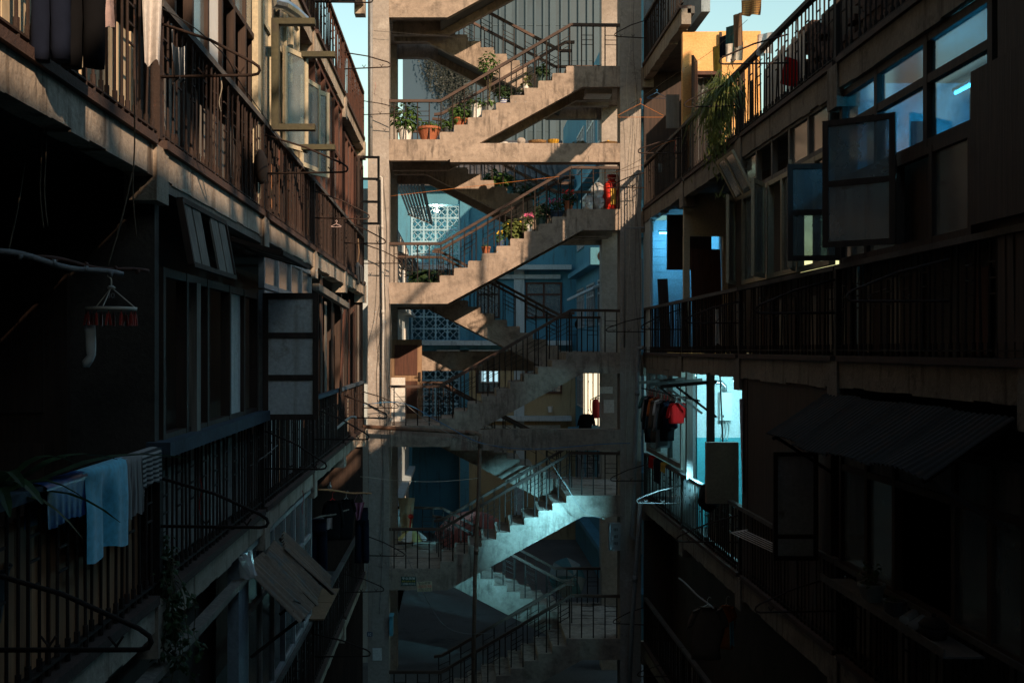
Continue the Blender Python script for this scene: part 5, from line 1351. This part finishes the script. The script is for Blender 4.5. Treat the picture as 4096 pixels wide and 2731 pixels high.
def pole(p, q, r, mat, label):
    e = empty('bamboo_pole', p, label, 'pole'); b = MB(); p, q = Vector(p), Vector(q); n = 14
    b.tube([p.lerp(q, i/n)+Vector((0,0,0.012*math.sin(i*0.6))) for i in range(n+1)], r, 9, r*0.8); b.build('culm', mat, e, smooth=True)
    for t in (0.2, 0.45, 0.7, 0.9):
        c = p.lerp(q, t); d = (q-p).normalized()*0.008; b = MB(); b.tube([c-d, c+d], r*1.1, 9); b.build('node', mat, e, smooth=True)
pole(at(-30,1004,5.3), at(492,1105,5.7), 0.017, M['pvcgrey'], 'pale grey bamboo pole slung on ropes over the near bay')
pole(at(120,1030,5.5), at(594,1092,6.0), 0.014, M['redwood'], 'brown pole lying behind the pale bamboo pole')
c = at(445,1243,6.0)
e = empty('peg_hanger', c, 'round plastic peg hanger with red pegs hanging from the bamboo pole', 'hanger')
M['creamplastic'] = plain('cream_plastic', (0.55,0.47,0.38), 0.5); M['redpeg'] = plain('red_peg', (0.35,0.035,0.025), 0.4)
b = MB(); b.lathe([(0.125,0),(0.138,0),(0.140,0.02),(0.126,0.02),(0.125,0)], c, 28); b.build('ring', M['creamplastic'], e, smooth=True)
top = c+Vector((0,0,0.13))
b = MB(); b.lathe([(0.0005,0.012),(0.012,0.010),(0.024,0.0),(0.02,-0.008),(0.0005,-0.008)], top, 14); b.build('cap', M['creamplastic'], e, smooth=True)
b = MB()
for k in range(3):
    t = 2*math.pi*k/3+0.5; b.tube([top, c+Vector((0.13*math.cos(t), 0.13*math.sin(t), 0.02))], 0.003, 5)
b.build('cord', M['creamplastic'], e)
b = MB(); b.tube(smooth_pts([top, top+Vector((0,0,0.045)), top+Vector((-.018,0,.065)), top+Vector((-.006,0,.095)), top+Vector((.018,0,.085)), top+Vector((.02,0,.07))]), 0.004, 6); b.build('hook', M['creamplastic'], e)
for k in range(12):
    t = 2*math.pi*k/12+0.2; p = c+Vector((0.13*math.cos(t), 0.13*math.sin(t), -0.02))
    b = MB(); a_ = R.uniform(0, 3); u = Vector((math.cos(a_), math.sin(a_), 0))
    b.bar(p+u*0.004, p+u*0.013+Vector((0,0,-0.062)), 0.012, 0.005); b.bar(p-u*0.004, p-u*0.013+Vector((0,0,-0.062)), 0.012, 0.005); b.tube([p, p+Vector((0,0,0.02))], 0.003, 5); b.build('peg', M['redpeg'], e)
b = MB(); s0 = at(358,1300,6.0); ring_tube(b, [(s0+Vector((0.002*i,0,-0.028*i)), (0.032-0.0012*i,0,0), (0,0.018,0)) for i in range(7)]+[(s0+Vector((-.008,0,-.20)), (0.03,0,0), (0,0.02,0)), (s0+Vector((-.018,0,-.235)), (0.016,0,0), (0,0.012,0))], 12); simple('sock', b, M['whitepot'], 'white sock clipped to the round peg hanger', 'sock', smooth=True)

# towels over the middle railing
zr = LF[2]+0.925
def over_rail(y0, y1, front, back, mat, label, name='towel', amp=0.012, X=LX-0.03, z=zr, s=1, nf=3):
    b = MB()
    def fn(u, v):
        y = y0 + (y1-y0)*u; t = v*(front+back+0.1); k = amp*(math.sin(nf*6.28*u)+0.5*math.sin(nf*13*u+1))
        if t < back: return (X-s*(0.05+0.3*k), y, z-(back-t))
        if t < back+0.1: return (X-s*0.05+s*0.1*((t-back)/0.1), y, z+0.012*math.sin(math.pi*(t-back)/0.1))
        d = t-back-0.1; return (X+s*(0.05+k*min(1, d*5)+0.004), y+0.05*d*math.sin(6*u), z-d*(1+0.04*math.sin(9*u)))
    b.grid(fn, 20, 26); return simple(name, b, mat, label, 'towel', smooth=True)
M['foilblue'] = plain('blue_foil', (0.012,0.07,0.24), 0.35, vary=0.2, scale=30)
M['cyantowel'] = plain('cyan_towel', (0.12,0.52,0.70), 0.95, vary=0.1, scale=25, sheen=0.4)
M['greystripe'] = stripes('grey_stripe_cloth', (0.30,0.27,0.25), (0.17,0.15,0.14), 18, 1); M['zebra'] = stripes('zebra_cloth', (0.34,0.31,0.29), (0.02,0.02,0.02), 11, 2)
over_rail(5.0, 5.55, 0.20, 0.2, M['foilblue'], 'crumpled blue foil sheet draped on the middle railing', 'foil_sheet', 0.014, nf=6.5)
over_rail(5.50, 6.24, 0.46, 0.3, M['cyantowel'], 'cyan towel draped over the middle railing', amp=0.03, nf=1.6)
over_rail(6.20, 6.52, 0.34, 0.3, M['greystripe'], 'grey striped cloth draped beside the cyan towel', amp=0.02)
over_rail(6.50, 6.92, 0.20, 0.3, M['zebra'], 'black and white zebra patterned cloth at the railing post', amp=0.015)
# broad leaves of a plant by the railing
e = empty('potted_plant', (-2.08, 4.75, LF[2]), 'large-leaved plant spreading over the near end of the middle railing', 'plant')
b = MB(); b.lathe([(0.09,0),(0.13,0.25),(0.14,0.25),(0.12,0.22),(0.0005,0.2)], (-2.12,4.75,LF[2]+0.35), 16); b.build('pot', M['darkpot'], e)
def blade(b, base, tip, w, sag=0.06, n=7):
    base, tip = Vector(base), Vector(tip); side = (tip-base).cross(Vector((0,0,1))).normalized(); vs_ = []; fs = []
    for i in range(n+1):
        t = i/n; c = base.lerp(tip, t)+Vector((0,0,sag*math.sin(math.pi*t)*1.6 - sag*t*t)); ww = w*math.sin(math.pi*min(0.98, 0.08+0.9*t))**0.7*(1+0.12*math.sin(i*2.3))
        vs_ += [c-side*ww+Vector((0,0,.25*ww)), c, c+side*ww+Vector((0,0,.25*ww))]
    for i in range(n):
        fs += [(3*i,3*i+1,3*i+4,3*i+3), (3*i+1,3*i+2,3*i+5,3*i+4)]
    b.add(vs_, fs)
for tx, ty, Yt in ((40,2010,4.5),(760,1795,6.3),(470,1790,5.4),(170,1960,4.6),(360,1960,5.0),(300,1800,5.1),(480,2040,5.3),(95,1890,4.4),(330,2100,4.9)):
    b = MB(); blade(b, (-2.10,4.8,LF[2]+0.85), at(tx,ty,Yt), 0.035); b.build('leaf', M['leafB'], e)
e = empty('creeper', (LX+0.05, 7.3, 4.6), 'leafy creeper hanging from the corner of the middle balcony', 'plant')
b = MB(); st_ = []
for i in range(14):
    x0, y0 = R.uniform(560,700), R.uniform(2130,2330); l = [(x0,y0,7.1)]
    for k in range(5): l.append((l[-1][0]+R.uniform(-35,60), l[-1][1]+R.uniform(40,130), 7.05+R.uniform(-.12,.1)))
    pts = [at(*p) for p in l]; b.tube(smooth_pts(pts, 3), 0.003, 4); st_ += smooth_pts(pts, 4)
b.build('stem', M['stem'], e)
b = MB()
for p in st_:
    if R.random() < 0.75: leaves(b, p, 0.03, 0.03, 0.03, 2, 0.055)
b.build('foliage', M['leafB'], e)

# mop, bulb, lower laundry
c = at(1432,955,20.2); e = empty('mop', c, 'dark rag mop hanging head down beside the upper railing end', 'mop')
b = MB(); b.tube([c, at(1436,1010,20.2), at(1430,1050,20.2)], 0.014, 7); b.build('handle', M['ply'], e)
b = MB(); c2 = at(1430,1048,20.2)
for i in range(46):
    t = R.uniform(0, 6.28); r_ = R.uniform(0, 0.11); b.tube([c2, c2+Vector((r_*math.cos(t)*0.9, r_*math.sin(t)*0.9, -0.10)), c2+Vector((r_*math.cos(t), r_*math.sin(t), -0.38+R.uniform(-.05,.06)))], 0.011, 5)
b.build('rags', M['darkpot'], e)
c = at(1319,1935,17.5); e = empty('light_bulb', c, 'unlit clear bulb hanging under the middle balcony', 'lamp')
b = MB(); b.lathe([(0.0005,-0.09),(0.03,-0.07),(0.036,-0.04),(0.015,0.0),(0.014,0.03)], c, 12); b.build('bulb', M['plastic'], e, smooth=True); b = MB(); b.tube([c+Vector((0,0,.03)), c+Vector((0,0,.35))], 0.004, 5); b.build('flex', M['cabledark'], e)
pole(at(1255,2075,15.5), at(1395,2040,18.0), 0.014, M['greywood'], 'wooden pole for laundry in the lower storey of the sunlit block')
pole(at(1275,1958,16.3), at(1485,1975,19.0), 0.016, M['orangewood'], 'long wooden laundry pole reaching the plaster column')
trousers('trousers', at(1448,2030,19.2), 0.22, 0.98, M['navy'], 'dark blue trousers hanging beside the plaster column')
trousers('trousers', at(1270,2075,15.2), 0.24, 0.75, M['navy'], 'navy trousers hanging beside the lower aluminium windows')
shirt('shirt', at(1330,2000,17.0), 0.30, 0.62, M['black'], 'black long shirt hanging in the lower open bay', xdir=(0.8,0.6,0), sleeve=0.4)
shirt('shirt', at(1385,1995,18.2), 0.30, 0.68, M['black'], 'second black garment hanging deeper in the lower open bay', xdir=(0.7,0.7,0), sleeve=0.2)
M['purple'] = plain('purple_cloth', (0.28,0.10,0.16), 0.8)
b = MB(); cloth(b, at(1412,2010,18.6), at(1458,2008,18.6), 0.30, 12, 8, 0.03, 2, 0.7); b.tube([at(1415,2010,18.6), at(1430,1975,18.6)], 0.004); b.tube([at(1455,2008,18.6), at(1440,1975,18.6)], 0.004); simple('cloth', b, M['purple'], 'purple top hanging from the laundry pole by the column', 'cloth')
for x in (1285, 1318):
    b = MB(); cloth(b, at(x-11,2072,15.6), at(x+11,2070,15.6), 0.16, 6, 6, 0.01, 1); simple('sock', b, M['sheer'], ('pale sock nearer the aluminium window on the lower pole' if x < 1300 else 'pale sock farther along the lower pole'), 'sock')
zr1 = LF[1]+0.93
for y0, y1, lab in ((14.1,15.0,'brown board lying on the lower railing nearer the window'), (15.02,15.9,'brown board lying on the lower railing beyond the first')):
    b = MB(); b.box(LX-0.14, LX+0.16, y0, y1, zr1+0.01, zr1+0.03); simple('board', b, M['ply'], lab, 'board')
b = MB()
cloth(b, at(950,2225,9.4), at(1010,2195,10.0), 0.22, 14, 10, 0.06, 2.5, 0.5); simple('plastic_sheet', b, M['plastic'], 'crumpled clear plastic under the edge of the middle balcony', 'sheet')

# ------------------------------------------------------------------ shaded block: laundry, spider plant, heater
M['ycloth'] = plain('yellow_cloth', (0.45,0.30,0.05), 0.9, vary=0.1); M['tealcloth'] = plain('teal_cloth', (0.03,0.10,0.10), 0.9); M['browncloth'] = stripes('brown_striped_towel', (0.22,0.13,0.07), (0.14,0.08,0.05), 20, 2)
M['orangestripe'] = stripes('orange_striped_cloth', (0.45,0.24,0.07), (0.26,0.14,0.06), 10, 2); M['floral'] = weathered('floral_cloth', (0.70,0.64,0.56), (0.64,0.58,0.5), 3, stain=(0.55,0.12,0.06), stain_lo=0.64, bump=0)
M['redcloth'] = plain('red_cloth', (0.36,0.006,0.006), 0.95, spec=0.1); M['whitecloth'] = plain('white_cloth', (0.66,0.66,0.66), 0.9, vary=0.05); M['greycloth'] = plain('grey_cloth', (0.16,0.16,0.165), 0.9); M['brownc'] = plain('brown_cloth', (0.10,0.06,0.04), 0.9); M['orangec'] = plain('orange_cloth', (0.48,0.12,0.02), 0.9)
for (xa,ya,xb,yb,dr,Y,mt,lab) in ((2850,190,2882,178,0.40,17.2,'ycloth','yellow towel hanging before the orange wall'), (2880,150,2908,138,0.32,16.9,'navy','navy cloth hanging before the orange wall'),
     (2905,110,2938,100,0.46,16.6,'tealcloth','dark teal towel hanging before the orange wall'), (2932,62,2966,50,0.50,16.3,'browncloth','brown striped towel hanging highest before the orange wall'),
     (2902,178,2972,168,0.28,16.5,'floral','white cloth with red flowers before the orange wall'), (2965,2,3045,-4,0.22,15.0,'orangestripe','orange striped cloth hanging against the sky')):
    b = MB(); cloth(b, at(xa,ya,Y), at(xb,yb,Y-0.2), dr, 12, 10, 0.018, 2, 0.08, ph=xa); simple('towel', b, M[mt], lab, 'towel')
b = MB(); cloth(b, at(3030,140,13.4), at(3092,128,13.2), 0.26, 14, 8, 0.02, 2, 0.05); simple('cloth', b, M['sheer'], 'white embroidered cloth over the shaded upper railing', 'cloth')
b = MB(); cloth(b, at(3140,225,12.9), at(3188,240,12.7), 0.34, 12, 8, 0.02, 2, -0.5); simple('cloth', b, M['redcloth'], 'red cloth glowing behind the shaded upper railing', 'cloth')
b = MB(); cloth(b, at(2805,360,16.6), at(2830,352,16.6), 0.40, 10, 10, 0.03, 1.5, -0.1); simple('cloth', b, M['greycloth'], 'grey rag hanging from the bracket below the doorway', 'cloth')
e = empty('spider_plant', (RX-0.04, 15.2, 10.9), 'spider plant spilling over the shaded upper railing', 'plant')
b = MB(); b.lathe([(0.08,0),(0.12,0.18),(0.125,0.2),(0.1,0.18),(0.0005,0.16)], (RX-0.10,15.0,10.62), 14); b.build('pot', M['darkpot'], e)
b = MB()
for i in range(420):
    base = Vector((RX-0.08+R.uniform(-.05,.05), 15.0+R.gauss(0,.33), 10.85+R.gauss(0,.10))); t = R.uniform(0, 6.28); l = R.uniform(.22,.50); d = Vector((math.cos(t)*0.8-0.25, math.sin(t), 0)); w_ = 0.008; side = d.cross(Vector((0,0,1))).normalized()*w_
    hh = R.uniform(.02,.22); fall = R.uniform(.1,.75); pts = [base, base+d*l*.35+Vector((0,0,hh)), base+d*l*.75+Vector((0,0,hh*.6-fall*.2)), base+d*l+Vector((0,0,-fall*l*1.6))]
    vs_ = []
    for j, p in enumerate(pts): k = (0.7,1,.8,.1)[j]; vs_ += [p-side*k, p+side*k]
    b.add(vs_, [(0,1,3,2),(2,3,5,4),(4,5,7,6)])
for i in range(520):
    p = Vector((RX-0.1+R.gauss(0,.07), 15.15+R.gauss(0,.26), 10.75-abs(R.gauss(0,.38)))); d = Vector((R.uniform(-.5,.5), R.uniform(-.5,.5), -1)).normalized()*R.uniform(.06,.16); side = d.cross(Vector((1,0.3,0))).normalized()*0.006
    b.add([p-side, p+side, p+d*.6+side*.8+Vector((R.uniform(-.03,.03),0,0)), p+d], [(0,1,2,3)])
b.build('foliage', M['leafC'], e)
def wire_hanger(c, w_, mat, label, hook=0.05):
    c = Vector(c); b = MB(); b.tube(smooth_pts([c+Vector((-.012,0,hook*.7)), c+Vector((0,0,hook)), c+Vector((.016,0,hook*.75)), c+Vector((.004,0,hook*.35)), c]), 0.004, 5)
    b.tube([c, c+Vector((-w_/2,0,-w_*.26)), c+Vector((-w_/2+.012,0,-w_*.30)), c+Vector((w_/2-.012,0,-w_*.30)), c+Vector((w_/2,0,-w_*.26)), c], 0.0042, 5); simple('wire_hanger', b, mat, label, 'hanger')
wire_hanger(at(2562,415,20.4), 0.86, M['orangestring'], 'large orange wire hanger on the line before the column', 0.1)
wire_hanger(at(2627,370,19.6), 0.36, M['cableblue'], 'small blue wire hanger on the line')
wire_hanger(at(1345,895,16.2), 0.16, M['pinkcloth'], 'pink hanger caught in the upper railing')
p0, p1 = at(2664,514,18.6), at(2716,380,18.6); b = MB(); b.box(p0.x, p1.x, 18.58, 18.61, p0.z, p1.z); simple('board', b, M['greywood'], 'grey weathered board fixed above the shaded railing', 'board')
# bright room: water heater, clothes rail
c = at(2900,1680,18.0); e = empty('water_heater', c, 'white wall-hung gas water heater in the bright room', 'heater')
p0, p1 = at(2877,1680,18.0), at(2924,1568,18.0)
b = MB(); b.box(p0.x, p1.x, 17.93, 18.09, p0.z, p1.z); b.build('case', M['whitepot'], e)
b = MB(); b.tube([Vector(((p0.x+p1.x)/2,18.0,p1.z)), Vector(((p0.x+p1.x)/2,18.0,p1.z+.1)), Vector(((p0.x+p1.x)/2-.06,18.0,p1.z+.16)), Vector((p0.x-.35,18.0,p1.z+.16))], 0.035, 10); b.build('flue', M['foil'], e, smooth=True)
for dx in (.05,.1,.15):
    b = MB(); b.tube(smooth_pts([Vector((p0.x+dx,18.0,p0.z)), Vector((p0.x+dx+.02,18.0,p0.z-.15)), Vector((p0.x+dx-.02,18.0,p0.z-.32))]), 0.010, 6); b.build('hose', M['pvc'], e)
b = MB(); b.box(p0.x+.04, p0.x+.06, 17.92, 17.929, p0.z+.05, p0.z+.09); b.build('knob', M['iron'], e)
b = MB(); b.tube([(RX-0.08,16.4,6.62), (RX-0.06,21.7,6.62)], 0.014, 7); simple('clothes_rail', b, M['iron'], 'dark clothes rail fixed along the lower shaded balcony', 'rail')
for i, (y, mt, l, w_, sl_, lab) in enumerate(((20.9,'tealcloth',.5,.4,.2,'teal shirt at the far end of the clothes rail'), (20.4,'black',.85,.42,.55,'long black jacket on the clothes rail'), (19.8,'brownc',.8,.4,.5,'brown jacket on the clothes rail'), (19.2,'greycloth',.85,.44,.5,'long grey sweater on the clothes rail'), (20.65,'greycloth',.7,.36,.4,'dark grey shirt between the teal shirt and the black jacket'), (20.1,'orangec',.55,.34,.3,'rust coloured shirt behind the brown jacket'), (19.5,'whitecloth',.5,.34,.25,'white shirt half hidden on the clothes rail'), (18.9,'black',.7,.38,.45,'black sweater in front of the grey sweater'), (18.6,'navy',.45,.38,.2,'navy blouse on the clothes rail'), (18.1,'redcloth',.34,.40,.22,'bright red short top at the near end of the clothes rail'))):
    shirt('shirt', (RX-0.08, y, 6.50), w_*0.82, l, M[mt], lab, xdir=(0.85,0.5,0), sleeve=sl_)
over_rail(20.6, 21.1, 0.22, 0.1, M['redcloth'], 'red cap-like cloth on the lower shaded railing', 'cloth', X=RX+0.03, z=RF[1]+0.9, s=-1)
over_rail(19.9, 20.5, 0.42, 0.1, M['navy'], 'purple-black cloth on the lower shaded railing', 'cloth', X=RX+0.03, z=RF[1]+0.9, s=-1)
over_rail(19.4, 19.85, 0.16, 0.1, M['ycloth'], 'yellowish cloth on the lower shaded railing', 'cloth', X=RX+0.03, z=RF[1]+0.9, s=-1)
M['mattress'] = weathered('stained_mattress', (0.26,0.19,0.13), (0.20,0.14,0.095), 2, stain=(0.11,0.07,0.045), stain_lo=0.62, bump=0.2)
b = MB(); p0, p1 = at(2824,2012,15.0), at(2952,1768,15.0); b.box(p0.x, p1.x, 14.96, 15.06, p0.z, p1.z); o = simple('mattress', b, M['mattress'], 'brown stained foam board propped on the lower shaded railing', 'board')
b = MB(); cloth(b, at(2958,1595,14.2), at(3006,1590,14.25), 1.22, 14, 20, 0.03, 1.5, 0.15); simple('cloth', b, M['pinkcloth'], 'long pale cloth hanging beside the propped foam board', 'cloth')
b = MB(); crumple(b, (RX-0.05,15.9,RF[1]+0.80), 0.22, (0.6,1.3,1.0), 41, 0.3); simple('cloth', b, M['black'], 'dark bundle of rags on the lower shaded railing', 'cloth')
for i in range(3):
    y = 16.05+i*0.95; e = empty('steel_bracket', (RX, y, RF[2]-0.55), 'dark iron wall bracket above the clothes rail, %s' % ('nearest the foam board', 'middle of three', 'nearest the stairs')[i], 'bracket')
    b = MB(); b.bar((RX+0.1,y,RF[2]-0.42), (RX-0.72,y+.1,RF[2]-0.50), 0.05); b.build('arm', M['iron'], e); b = MB(); b.bar((RX+0.1,y,RF[2]-0.95), (RX-0.48,y+.08,RF[2]-0.50), 0.035); b.build('brace', M['iron'], e)
b = MB(); cloth(b, at(2862,1238,15.4), at(2874,1236,15.4), 0.5, 6, 10, 0.03, 1, -0.6); simple('cloth', b, M['sheer'], 'thin pale rag tied to the middle shaded railing', 'cloth')
# flower box and pots on the lower shaded railing
e = empty('flower_box', (RX-0.15, 8.9, RF[1]+0.78), 'sheet metal tray of pots fixed outside the lower shaded railing', 'planter')
b = MB(); b.box(RX-0.30, RX-0.02, 7.6, 10.2, RF[1]+0.80, RF[1]+0.815); b.build('tray', M['greyrail'], e)
b = MB(); b.box(RX-0.312, RX-0.302, 7.6, 10.2, RF[1]+0.80, RF[1]+0.87); b.build('edge', M['greyrail'], e)
pot((RX-0.17, 9.3, RF[1]+0.816), 0.11, 0.085, 0.15, M['greypot'], 'grey pot with a withered plant in the metal tray', spread=(0.1,0.1,0.12), n=30, size=0.05, lm='leafB')
pot((RX-0.17, 8.8, RF[1]+0.816), 0.09, 0.08, 0.12, M['darkpot'], 'dark empty pot in the metal tray', spread=(0.05,0.05,0.02), n=12, size=0.03, lm='leafB')
b = MB(); b.lathe([(0.10,0),(0.11,0.02),(0.07,0.06),(0.0005,0.075)], (RX-0.16,8.1,RF[1]+0.90), 18); b.lathe([(0.09,-.08),(0.105,0)], (RX-0.16,8.1,RF[1]+0.898), 18); b.sphere((RX-0.16,8.1,RF[1]+0.985), 0.018); simple('cooking_pot', b, M['iron'], 'lidded metal cooking pot at the end of the metal tray', 'pot', smooth=True)
for i, y in enumerate((8.45, 8.28)):
    b = MB(); b.tube([(RX-0.24,y,RF[1]+0.86),(RX-0.08,y+.2,RF[1]+0.86)], 0.04, 10); simple('bottle', b, M['plastic'], ('empty plastic bottle lying in the tray beside the dark pot' if i == 0 else 'empty plastic bottle lying in the tray beside the cooking pot'), 'bottle')
# bottom shaded storey
shirt('shirt', at(2830,2425,15.2), 0.42, 0.74, M['brownc'], 'brown shirt hanging in the dark bottom storey', sleeve=0.25)
shirt('shirt', at(2905,2420,15.6), 0.22, 0.62, M['orangec'], 'orange shirt hanging in the dark bottom storey', sleeve=0.15)
b = MB(); cloth(b, at(2918,2490,15.5), at(2935,2480,15.5), 0.36, 6, 8, 0.02, 1); simple('cloth', b, M['cyantowel'], 'blue cloth hanging beside the orange shirt', 'cloth')
pole(at(2716,2312,17.5), at(2855,2435,15.0), 0.016, M['pvcgrey'], 'pale pole carrying shirts in the dark bottom storey')
# drying frame on the lower shaded railing
b = MB()
for i in range(5): b.tube([at(2925+i*14,2130-2*i,13.2-0.1*i), at(3110+i*10,2215-4*i,11.9-0.1*i)], 0.006, 5)
b.tube([at(2925,2130,13.2), at(2990,2118,12.8)], 0.009, 6); simple('airer', b, M['alu'], 'folding metal airer leaning out of the lower shaded railing', 'rack')

# ------------------------------------------------------------------ rear yard things
def ac_unit(c, w_, h_, d_, label):
    c = Vector(c); e = empty('air_conditioner', c, label, 'air conditioner'); b = MB(); b.box(c.x, c.x+w_, c.y, c.y+d_, c.z, c.z+h_); b.build('case', M['bluewall'], e)
    b = MB(); b.lathe([(h_*.36,0),(h_*.36,.01),(h_*.32,.01),(h_*.32,0)], (0,0,0), 16)
    for i in range(8):
        t = math.pi*i/8; b.bar((-h_*.34*math.cos(t),-h_*.34*math.sin(t),.005),(h_*.34*math.cos(t),h_*.34*math.sin(t),.005),.01)
    Mx = Matrix.Translation((c.x+w_*.62, c.y-.002, c.z+h_*.5)) @ Matrix.Rotation(rad(90), 4, 'X'); b.v = [Mx @ p for p in b.v]; b.build('grille', M['iron'], e)
ac_unit(at(2362,1058,26.5), 0.52, 0.42, 0.3, 'boxy blue-grey air conditioner under the middle half landing behind the stairs')
ac_unit(at(2285,1328,41.4), 0.55, 0.6, 0.3, 'air conditioner unit on the blue-grey rear block')
c = at(2201,1648,41.75); b = MB(); b.lathe([(.075,0),(.10,.22),(.105,.22),(.09,.2),(.0005,.19)], c, 14); simple('bucket', b, M['whitepot'], 'white bucket on the ledge of the rear block', 'bucket')
def umbrella(c, r, h, mats, label, tilt=(0,0)):
    c = Vector(c); Mx = Matrix.Translation(c) @ Matrix.Rotation(tilt[0], 4, 'X') @ Matrix.Rotation(tilt[1], 4, 'Y'); e = empty('umbrella', c, label, 'umbrella')
    for k in range(8):
        b = MB(Mx); a0, a1 = 2*math.pi*k/8, 2*math.pi*(k+1)/8
        def fn(u, v, a0=a0, a1=a1):
            a_ = a0+(a1-a0)*u; rr = r*v*(1-0.05*v*math.sin(math.pi*u)); return (rr*math.cos(a_), rr*math.sin(a_), h*(1-v**1.7)-0.02*v*math.sin(math.pi*u))
        b.grid(fn, 4, 6); b.build('panel', mats[k % len(mats)], e)
        b = MB(Mx); b.tube([(0,0,h-.01),(r*.5*math.cos(a0),r*.5*math.sin(a0),h*.68),(r*math.cos(a0),r*math.sin(a0),-.005)], .004, 4); b.build('rib', M['iron'], e)
    b = MB(Mx); b.tube([(0,0,h+.05),(0,0,-.6)], .010, 6); b.build('shaft', M['iron'], e)
M['yfab'] = plain('pale_yellow_fabric', (.5,.42,.16), .8); M['rosefab'] = plain('rose_fabric', (.45,.12,.09), .8); M['tealfab'] = plain('teal_white_fabric', (.06,.15,.16), .8); M['dullfab'] = plain('dull_white_fabric', (.22,.24,.23), .8)
umbrella(at(1650,2158,24.6)+Vector((0,0,0.02)), 0.34, 0.22, [M['yfab'], M['white']], 'yellow umbrella opened on the bottom stair landing')
umbrella(at(1890,2130,27.0), 0.95, 0.55, [M['rosefab']], 'large rose-coloured parasol behind the lowest stairs', (rad(20), 0))
umbrella(at(2270,2310,26.5), 0.5, 0.35, [M['tealfab'], M['dullfab']], 'teal and white umbrella leaning behind the lowest stairs', (rad(70), rad(20)))
b = MB(); b.sphere(at(1643,2065,24.7), .065, 12, 8, (1,1,.9)); b.tube([at(1643,2065,24.7)+Vector((0,0,.05)), at(1643,2065,24.7)+Vector((0,0,.22))], .004); b.tube([at(1643,2065,24.7)+Vector((0,0,-.05)), at(1640,2110,24.7)], .018, 6); simple('lantern', b, M['redsack'], 'small red paper lantern hanging over the bottom landing', 'lantern', smooth=True)
M['creamsheet'] = plain('cream_sheet', (.48,.40,.26), .8)
b = MB(); cloth(b, at(1592,1990,24.95), at(1660,1990,24.9), 0.9, 12, 14, .03, 1.5, .5); simple('cloth', b, M['creamsheet'], 'cream sheet hanging behind the bottom stair landing', 'cloth')
